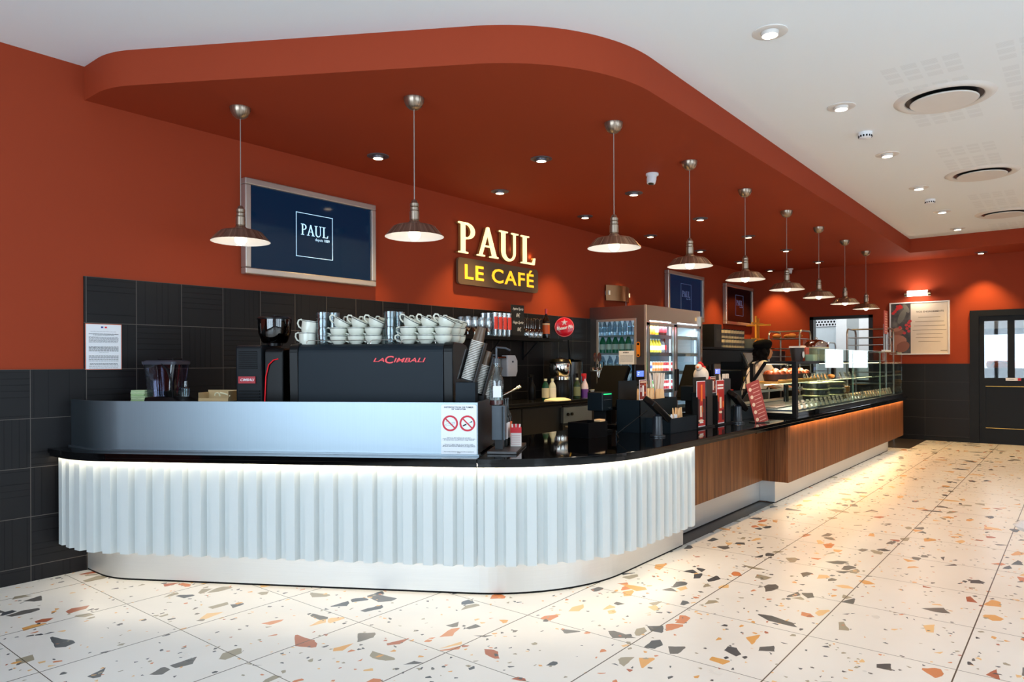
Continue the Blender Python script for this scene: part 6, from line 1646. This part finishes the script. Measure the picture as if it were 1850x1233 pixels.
# price cards
pcard = None
def pricecard(x, y, z, lab, col=0):
    global pcard
    if pcard is None:
        pcard = thing('price_card', lab, 'price tag', (x, y, z), group='price cards in the cake display')
        mb = MB(); M = Matrix.Rotation(R(-20), 4, 'X'); mb.box(-.042, .042, -.002, .002, 0, .095, M=M); mb.build('card', mat('card_cream', (236, 224, 200), .6), pcard)
        mb = MB(); mb.box(-.03, .03, -.0035, -.002, .062, .07, M=M); mb.box(-.024, .012, -.0035, -.002, .04, .045, M=M); mb.build('print', M_GREYINK, pcard)
        mb = MB(); mb.box(-.02, .02, 0, .03, 0, .006); mb.build('clip', M_CHROME, pcard)
        return
    dup(pcard, (x, y, z), lab)
random.seed(31)
for i in range(11): pricecard(7.66 + i * .17, 2.30, .901, 'price card, %s in the lower left run in the display' % nth(i, 11))
for i in range(18): pricecard(9.68 + i * .15, 2.31, .901, 'price card, %s in the lower right run in the display' % nth(i, 18))
for i in range(7): pricecard(8.45 + i * .15, 2.47, 1.168, 'price card, %s in the left run on the glass shelf' % nth(i, 7))
for i in range(4): pricecard(10.0 + i * .24, 2.47, 1.168, 'price card, %s in the right run on the glass shelf' % nth(i, 4))
kb = thing('chalk_card', 'small black upright card among the price cards at the bottom of the display', 'price tag', (10.55, 2.35, .901)); mb = MB(); mb.box(-.05, .05, -.003, .003, 0, .11); mb.build('card', M_CHALKB, kb); mb = MB(); mb.box(-.03, .03, -.004, -.003, .03, .06); mb.build('print', M_GREYINK, kb)
# cake boxes and cakes
M_CBOX = mat('cake_ring_black', (26, 28, 22), .3)
cb0 = None
for si, (x, y, n) in enumerate([(9.35, 2.62, 3), (9.85, 2.56, 3)]):
    for k in range(n):
        lab = 'black domed cake platter, %s of the %s stack in the display' % (['lowest', 'middle', 'top'][k], ['left', 'right'][si])
        if cb0 is None:
            cb0 = thing('cake_platter', lab, 'cake', (x, y, .901), group='stacked cake platters in the display')
            mb = MB(); mb.lathe([(.002, 0), (.14, 0), (.155, .01), (.155, .058), (.15, .062)], 24); mb.build('ring', M_CBOX, cb0)
            mb = MB(); mb.lathe([(.16, .062), (.165, .07), (.15, .078), (.002, .08)], 24); mb.build('pale_rim', mat('cake_rim', (206, 204, 160), .3), cb0)
            mb = MB(); mb.box(-.05, .05, -.1575, -.155, .02, .045); mb.build('label', mat('gold_label', (170, 160, 110), .5), cb0)
        else: dup(cb0, (x, y, .901 + k * .081), lab)
for i, (x, z, c_, lab) in enumerate([(10.35, .901, (150, 92, 26), 'amber coloured round cake, lower one right of the black platters'), (10.35, .985, (176, 112, 34), 'amber coloured round cake stacked on another in the display')]):
    mb = MB(); mb.lathe([(.002, 0), (.13, 0), (.14, .01), (.14, .07), (.13, .08), (.002, .08)], 24); tag(mb.build('amber_cake', mat('amber_cake%d' % i, c_, .3), None, (x, 2.6, z)), lab, 'cake')
for i in range(16):
    x, y = 11.1 + (i % 8) * .15, 2.42 + (i // 8) * .16
    mb = MB(); mb.box(-.055, .055, -.05, .05, 0, .035)
    tag(mb.build('tart_slice', mat('tart%d' % (i % 4), [(222, 170, 96), (206, 140, 70), (230, 196, 130), (190, 84, 50)][i % 4], .5, noise=.3), None, (x, y, .901), bevel=.008), 'tart slice, %s in the %s row at the display far end' % (nth(i % 8, 8), ['front', 'back'][i // 8]), 'cake', 'tart slices at the far end')
for i in range(5):
    mb = MB(); mb.box(-.16, .16, -.1, .1, 0, .012); tag(mb.build('baking_tray', M_AL, None, (7.75 + i * .36, 2.62, .901)), 'flat steel tray, %s on the deck of the display' % nth(i, 5), 'tray', 'steel trays on the display deck')
# things on top of the upper shelf
ZS = 1.406
PC = thing('popcorn_tub', 'dark paper tub with a pale round label on the upper shelf', 'tub', (7.95, 2.42, ZS))
mb = MB(); mb.lathe([(.002, 0), (.055, 0), (.075, .14), (.078, .142), (.07, .14)], 20); mb.build('tub', mat('tub_dark', (46, 36, 32), .5), PC)
mb = MB(); flat(mb, 0, .07, .038, .038, y=-.068, m_=0); mb.build('label', M_PAPER, PC)
mb = MB(); mb.box(-.08, .08, -.06, .06, .142, .16); mb.build('card_lid', M_SLEEVE, PC)
PK = thing('snack_box', 'red and orange snack carton beside the dark tub', 'box', (8.22, 2.44, ZS)); mb = MB(); mb.box(-.06, .06, -.05, .05, 0, .15); mb.build('carton', mat('snack_red', (200, 84, 66), .5), PK); mb = MB()
for k in range(6): mb.ball((-.05 + k * .02, -.01 + .015 * (k % 2), .155), .018, 8, 5)
mb.build('snacks', C_CRM, PK, kind='stuff')
for i, (x, lab) in enumerate([(8.12, 'cream rectangular baking dish, left one on the upper shelf'), (8.38, 'cream rectangular baking dish, right one on the upper shelf')]):
    mb = MB(); loft(mb, [(rrect(.095, .05, .02), 0, (0, 0)), (rrect(.115, .06, .03), .07, (0, 0)), (rrect(.105, .05, .03), .067, (0, 0)), (rrect(.09, .04, .02), .01, (0, 0))]); 
    b_ = mb.build('baking_dish', mat('dish_cream', (206, 206, 176), .3), None, (x, 2.31 + .0 * i, ZS)); tag(b_, lab, 'dish', 'cream baking dishes on the upper shelf')
CD = thing('cake_dome', 'cake stand with a coppery glass dome on the upper shelf', 'cake stand', (8.66, 2.42, ZS))
mb = MB(); mb.lathe([(.002, 0), (.10, 0), (.1, .14), (.14, .145), (.14, .16), (.002, .16)], 28); mb.build('stand', mat('stand_cream', (190, 184, 150), .4), CD)
mb = MB(); mb.lathe([(.135, .16), (.132, .185), (.11, .215), (.07, .24), (.02, .248)], 28); mb.build('dome', glass('copper_dome', (220, 150, 100), .35, .08, .75), CD)
mb = MB(); mb.ball((0, 0, .262), .016, 12, 8); mb.build('knob', M_CHROME, CD)
# tall sign holder and clear leaflet stand over the display
SH2 = thing('sign_holder', 'tall steel sign holder with a narrow red menu above the far end of the display', 'sign', (11.95, 2.33, 1.54))
mb = MB(); mb.box(-.15, .20, -.03, .03, 0, .03); mb.build('base', M_PAPER, SH2)
for x_ in (-.13, .02, .13): mb = MB(); mb.tube([(x_, 0, .03), (x_, 0, .30 if x_ > -.1 else .42)], .012, 8); mb.build('leg', M_AL, SH2)
mb = MB(); mb.box(-.2, .02, -.02, -.01, .27, .62); mb.build('menu_panel', mat('strip_red', (150, 48, 36), .4), SH2)
mb = MB()
for k in range(8): mb.box(-.15, .0, -.022, -.02, .30 + k * .038, .308 + k * .038)
mb.build('menu_lines', C_CRM, SH2)
dbx2 = MB(); dbx2.box(11.75, 12.45, 2.24, 2.44, 1.525, 1.539); dbx2.build('top_glass', M_CG, DC)

# ------------------------------------------------------------------ the worker
PE = thing('person', 'person in black cap, cream shirt and dark apron bending behind the display', 'person', (9.95, 3.62, 0), R(-48))
# local frame: faces +x... built facing +x
def skin_body(name, verts, edges, radii, mt, root=0, sub=2, parent=PE):
    me = bpy.data.meshes.new(name); me.from_pydata(verts, edges, []); me.materials.append(mt)
    o = bpy.data.objects.new(name, me); COL.objects.link(o); o.parent = parent
    me.skin_vertices.new() if hasattr(me.skin_vertices, 'new') and not me.skin_vertices else None
    sk = o.modifiers.new('skin', 'SKIN')
    try:
        d_ = me.skin_vertices[0].data
    except Exception:
        d_ = None
    return o, d_
def capsule_body(rings, mt, name, parent=PE, n=20):
    """smooth closed surface through elliptical rings (centre, rx, ry, tilt direction)"""
    mb = MB(); secs = []
    for (cx, cy, cz), rx, ry in rings: secs.append(([(rx * math.cos(2 * PI * i / n), ry * math.sin(2 * PI * i / n)) for i in range(n)], cz, (cx, cy)))
    loft(mb, secs); o = mb.build(name, mt, parent); s_ = o.modifiers.new('s', 'SUBSURF'); s_.levels = 1; s_.render_levels = 1; return o
M_SK = mat('skin_tone', (176, 112, 76), .5, noise=.05); M_SHIRT = mat('cream_shirt', (222, 206, 188), .85, noise=.06); M_APR = mat('dark_apron', (22, 20, 22), .8); M_HAIR = mat('black_hair', (7, 5, 5), .7, spec=.1); M_TROU = mat('black_trousers', (20, 20, 24), .85)
# body: head, neck, torso, arms with hands and legs as one continuous surface (voxel-joined limbs)
def limb(mb, pts, rad, n=14):
    mb.tube(pts, rad, n)
    mb.ball(tuple(pts[0]), rad[0] * .99, n, 8); mb.ball(tuple(pts[-1]), rad[-1] * .99, n, 8)
def remesh(o, vox):
    m_ = o.modifiers.new('remesh', 'REMESH'); m_.mode = 'VOXEL'; m_.voxel_size = vox; m_.use_smooth_shade = True
    s_ = o.modifiers.new('smooth', 'SMOOTH'); s_.factor = .5; s_.iterations = 4
b = MB()
def ell(mb, c, rx, ry, rz_, M=None):
    k0 = len(mb.v); mb.ball((0, 0, 0), 1, 20, 12)
    for i in range(k0, len(mb.v)):
        v = mb.v[i]; p_ = Vector((v[0] * rx, v[1] * ry, v[2] * rz_))
        if M: p_ = M @ p_
        mb.v[i] = (p_.x + c[0], p_.y + c[1], p_.z + c[2])
limb(b, [(0, 0, .92), (.03, 0, 1.10), (.07, 0, 1.25), (.10, 0, 1.36)], [.13, .12, .13, .10])
limb(b, [(.09, .16, 1.34), (.09, -.16, 1.34)], [.055, .055])
limb(b, [(.11, 0, 1.36), (.14, 0, 1.46)], [.05, .048])
ell(b, (.165, 0, 1.545), .098, .075, .115); ell(b, (.20, 0, 1.50), .06, .052, .07)      # skull, jaw
ell(b, (.262, 0, 1.525), .016, .011, .020); ell(b, (.245, 0, 1.488), .018, .024, .010)   # nose, lips
ell(b, (.24, .03, 1.55), .012, .014, .009); ell(b, (.24, -.03, 1.55), .012, .014, .009)
ell(b, (.16, .076, 1.53), .018, .008, .03); ell(b, (.16, -.076, 1.53), .018, .008, .03)
HANDS = []
for sy, el, wr in ((1, (.20, .27, 1.10), (.42, .22, 1.02)), (-1, (.22, -.25, 1.10), (.45, -.19, 1.03))):
    limb(b, [(.09, sy * .18, 1.33), el], [.052, .042]); limb(b, [el, wr], [.040, .026])
    d_ = (Vector(wr) - Vector(el)).normalized(); pc_ = Vector(wr) + d_ * .045
    ell(b, tuple(pc_), .045, .036, .016)
    for f_ in range(4):
        o_ = (f_ - 1.5) * .018; L_ = [.062, .074, .070, .054][f_]
        p0_ = Vector(wr) + d_ * .082 + Vector((0, o_, 0)); p1_ = p0_ + d_ * L_ * .55 + Vector((0, 0, -.006)); p2_ = p1_ + d_ * L_ * .4 + Vector((0, 0, -.022))
        limb(b, [p0_, p1_, p2_], [.0088, .008, .0068], 8)
    t0_ = Vector(wr) + d_ * .03 + Vector((0, -sy * .034, 0)); limb(b, [t0_, t0_ + d_ * .03 + Vector((0, -sy * .022, -.004)), t0_ + d_ * .055 + Vector((0, -sy * .024, -.014))], [.011, .0095, .008], 8)
for sy in (1, -1):
    limb(b, [(0, sy * .09, .90), (.02, sy * .10, .50), (0, sy * .10, .10)], [.085, .058, .042]); limb(b, [(-.02, sy * .10, .05), (.15, sy * .105, .035)], [.045, .035])
body = b.build('body', M_SK, PE); remesh(body, .007)
# clothing
s = MB()
limb(s, [(-.01, 0, .94), (.02, 0, 1.08), (.06, 0, 1.24), (.09, 0, 1.345)], [.165, .155, .155, .115], 18)
ell(s, (.055, .07, 1.20), .125, .11, .17); ell(s, (.055, -.07, 1.20), .125, .11, .17)
limb(s, [(.085, .17, 1.345), (.085, -.17, 1.345)], [.075, .075])
for sy, el, wr in ((1, (.20, .275, 1.10), (.26, .26, 1.07)), (-1, (.22, -.255, 1.10), (.28, -.24, 1.075))): limb(s, [(.09, sy * .185, 1.33), ((.09 + el[0]) / 2, sy * .235, 1.215), el, wr], [.082, .076, .068, .060])
shirt = s.build('shirt', M_SHIRT, PE); remesh(shirt, .012)
for sy in (1, -1):
    tr = MB(); limb(tr, [(0, sy * .085, .92), (.02, sy * .10, .50), (-.0, sy * .10, .09)], [.115, .085, .07]); tr.build('trouser_leg', M_TROU, PE)
    sh = MB(); ell(sh, (.06, sy * .105, .045), .14, .052, .045); sh.build('shoe', M_BLACK, PE)
ap = MB(); n = 22
arc_ = [((.0 + .178 * math.cos(R(-170 + 340 * i / n))), .183 * math.sin(R(-170 + 340 * i / n))) for i in range(n + 1)]
ap.strip(arc_, [(x * 1.04, y * 1.04) for x, y in arc_], .48, 1.02); ap.build('apron', M_APR, PE)
ap = MB()
for sy in (1, -1): ap.tube([(-.15, sy * -.10, 1.0), (-.115, sy * .0, 1.17), (-.03, sy * .09, 1.36), (.03, sy * .10, 1.415)], .013, 6)
ap.build('apron_straps', M_APR, PE)
h = MB()
ell(h, (.135, 0, 1.545), .105, .092, .115); random.seed(4)
for k in range(70):
    a = random.uniform(90, 270) + random.uniform(-20, 20); zz = random.uniform(1.36, 1.56); r_ = .085 + .03 * random.random()
    ell(h, (.125 + r_ * math.cos(R(a)), r_ * 1.05 * math.sin(R(a)), zz), .028, .028, .032)
remesh(h.build('hair', M_HAIR, PE), .008)
c_ = MB()
c_.lathe([(.098, 1.57), (.108, 1.585), (.130, 1.625), (.132, 1.655), (.115, 1.685), (.07, 1.705), (.002, 1.712)], 28, (.13, 0, 0), M=Matrix.Translation((.13, 0, 1.6)) @ Matrix.Rotation(R(-9), 4, 'Y') @ Matrix.Translation((-.13, 0, -1.6)))
c_.prism([(.22 + .07 * math.cos(R(a)), .075 * math.sin(R(a))) for a in range(-90, 91, 15)], 1.578, 1.590)
c_.build('cap', mat('black_cap', (7, 7, 8), .9, spec=.1), PE)

# white chair edge at the right border
CHR = thing('chair', 'white moulded chair edge at the right border of the view', 'chair', (3.95, .165, 0), R(20))
mb = MB(); loft(mb, [(rrect(.20, .20, .08), .43, (0, 0)), (rrect(.215, .215, .08), .45, (0, 0)), (rrect(.20, .20, .08), .47, (0, 0))]); 
mb = MB(); loft(mb, [(rrect(.19, .19, .08), .43, (0, 0)), (rrect(.21, .21, .08), .455, (0, 0)), (rrect(.19, .19, .08), .475, (0, 0))]); mb.build('seat', mat('white_shell', (222, 226, 232), .35), CHR)
CHR.location = W(1934, 962, z=.45); CHR.rotation_euler = (0, 0, R(-51)); CHR.location.z = 0; 
for sx_ in (-1, 1):
    for sy_ in (-1, 1):
        mb = MB(); mb.tube([(sx_ * .12, sy_ * .12, .44), (sx_ * .14, sy_ * .14, 0)], [.022, .014], 10); mb.build('leg', mat('beech_leg', (214, 180, 140), .5), CHR)
mb = MB(); arc2 = [(.20 * math.cos(R(a)), .20 * math.sin(R(a))) for a in range(-60, 61, 10)]; mb.strip(arc2, [(x * .95, y * .95) for x, y in arc2], .5, .78); mb.build('backrest', MATS['white_shell'], CHR)
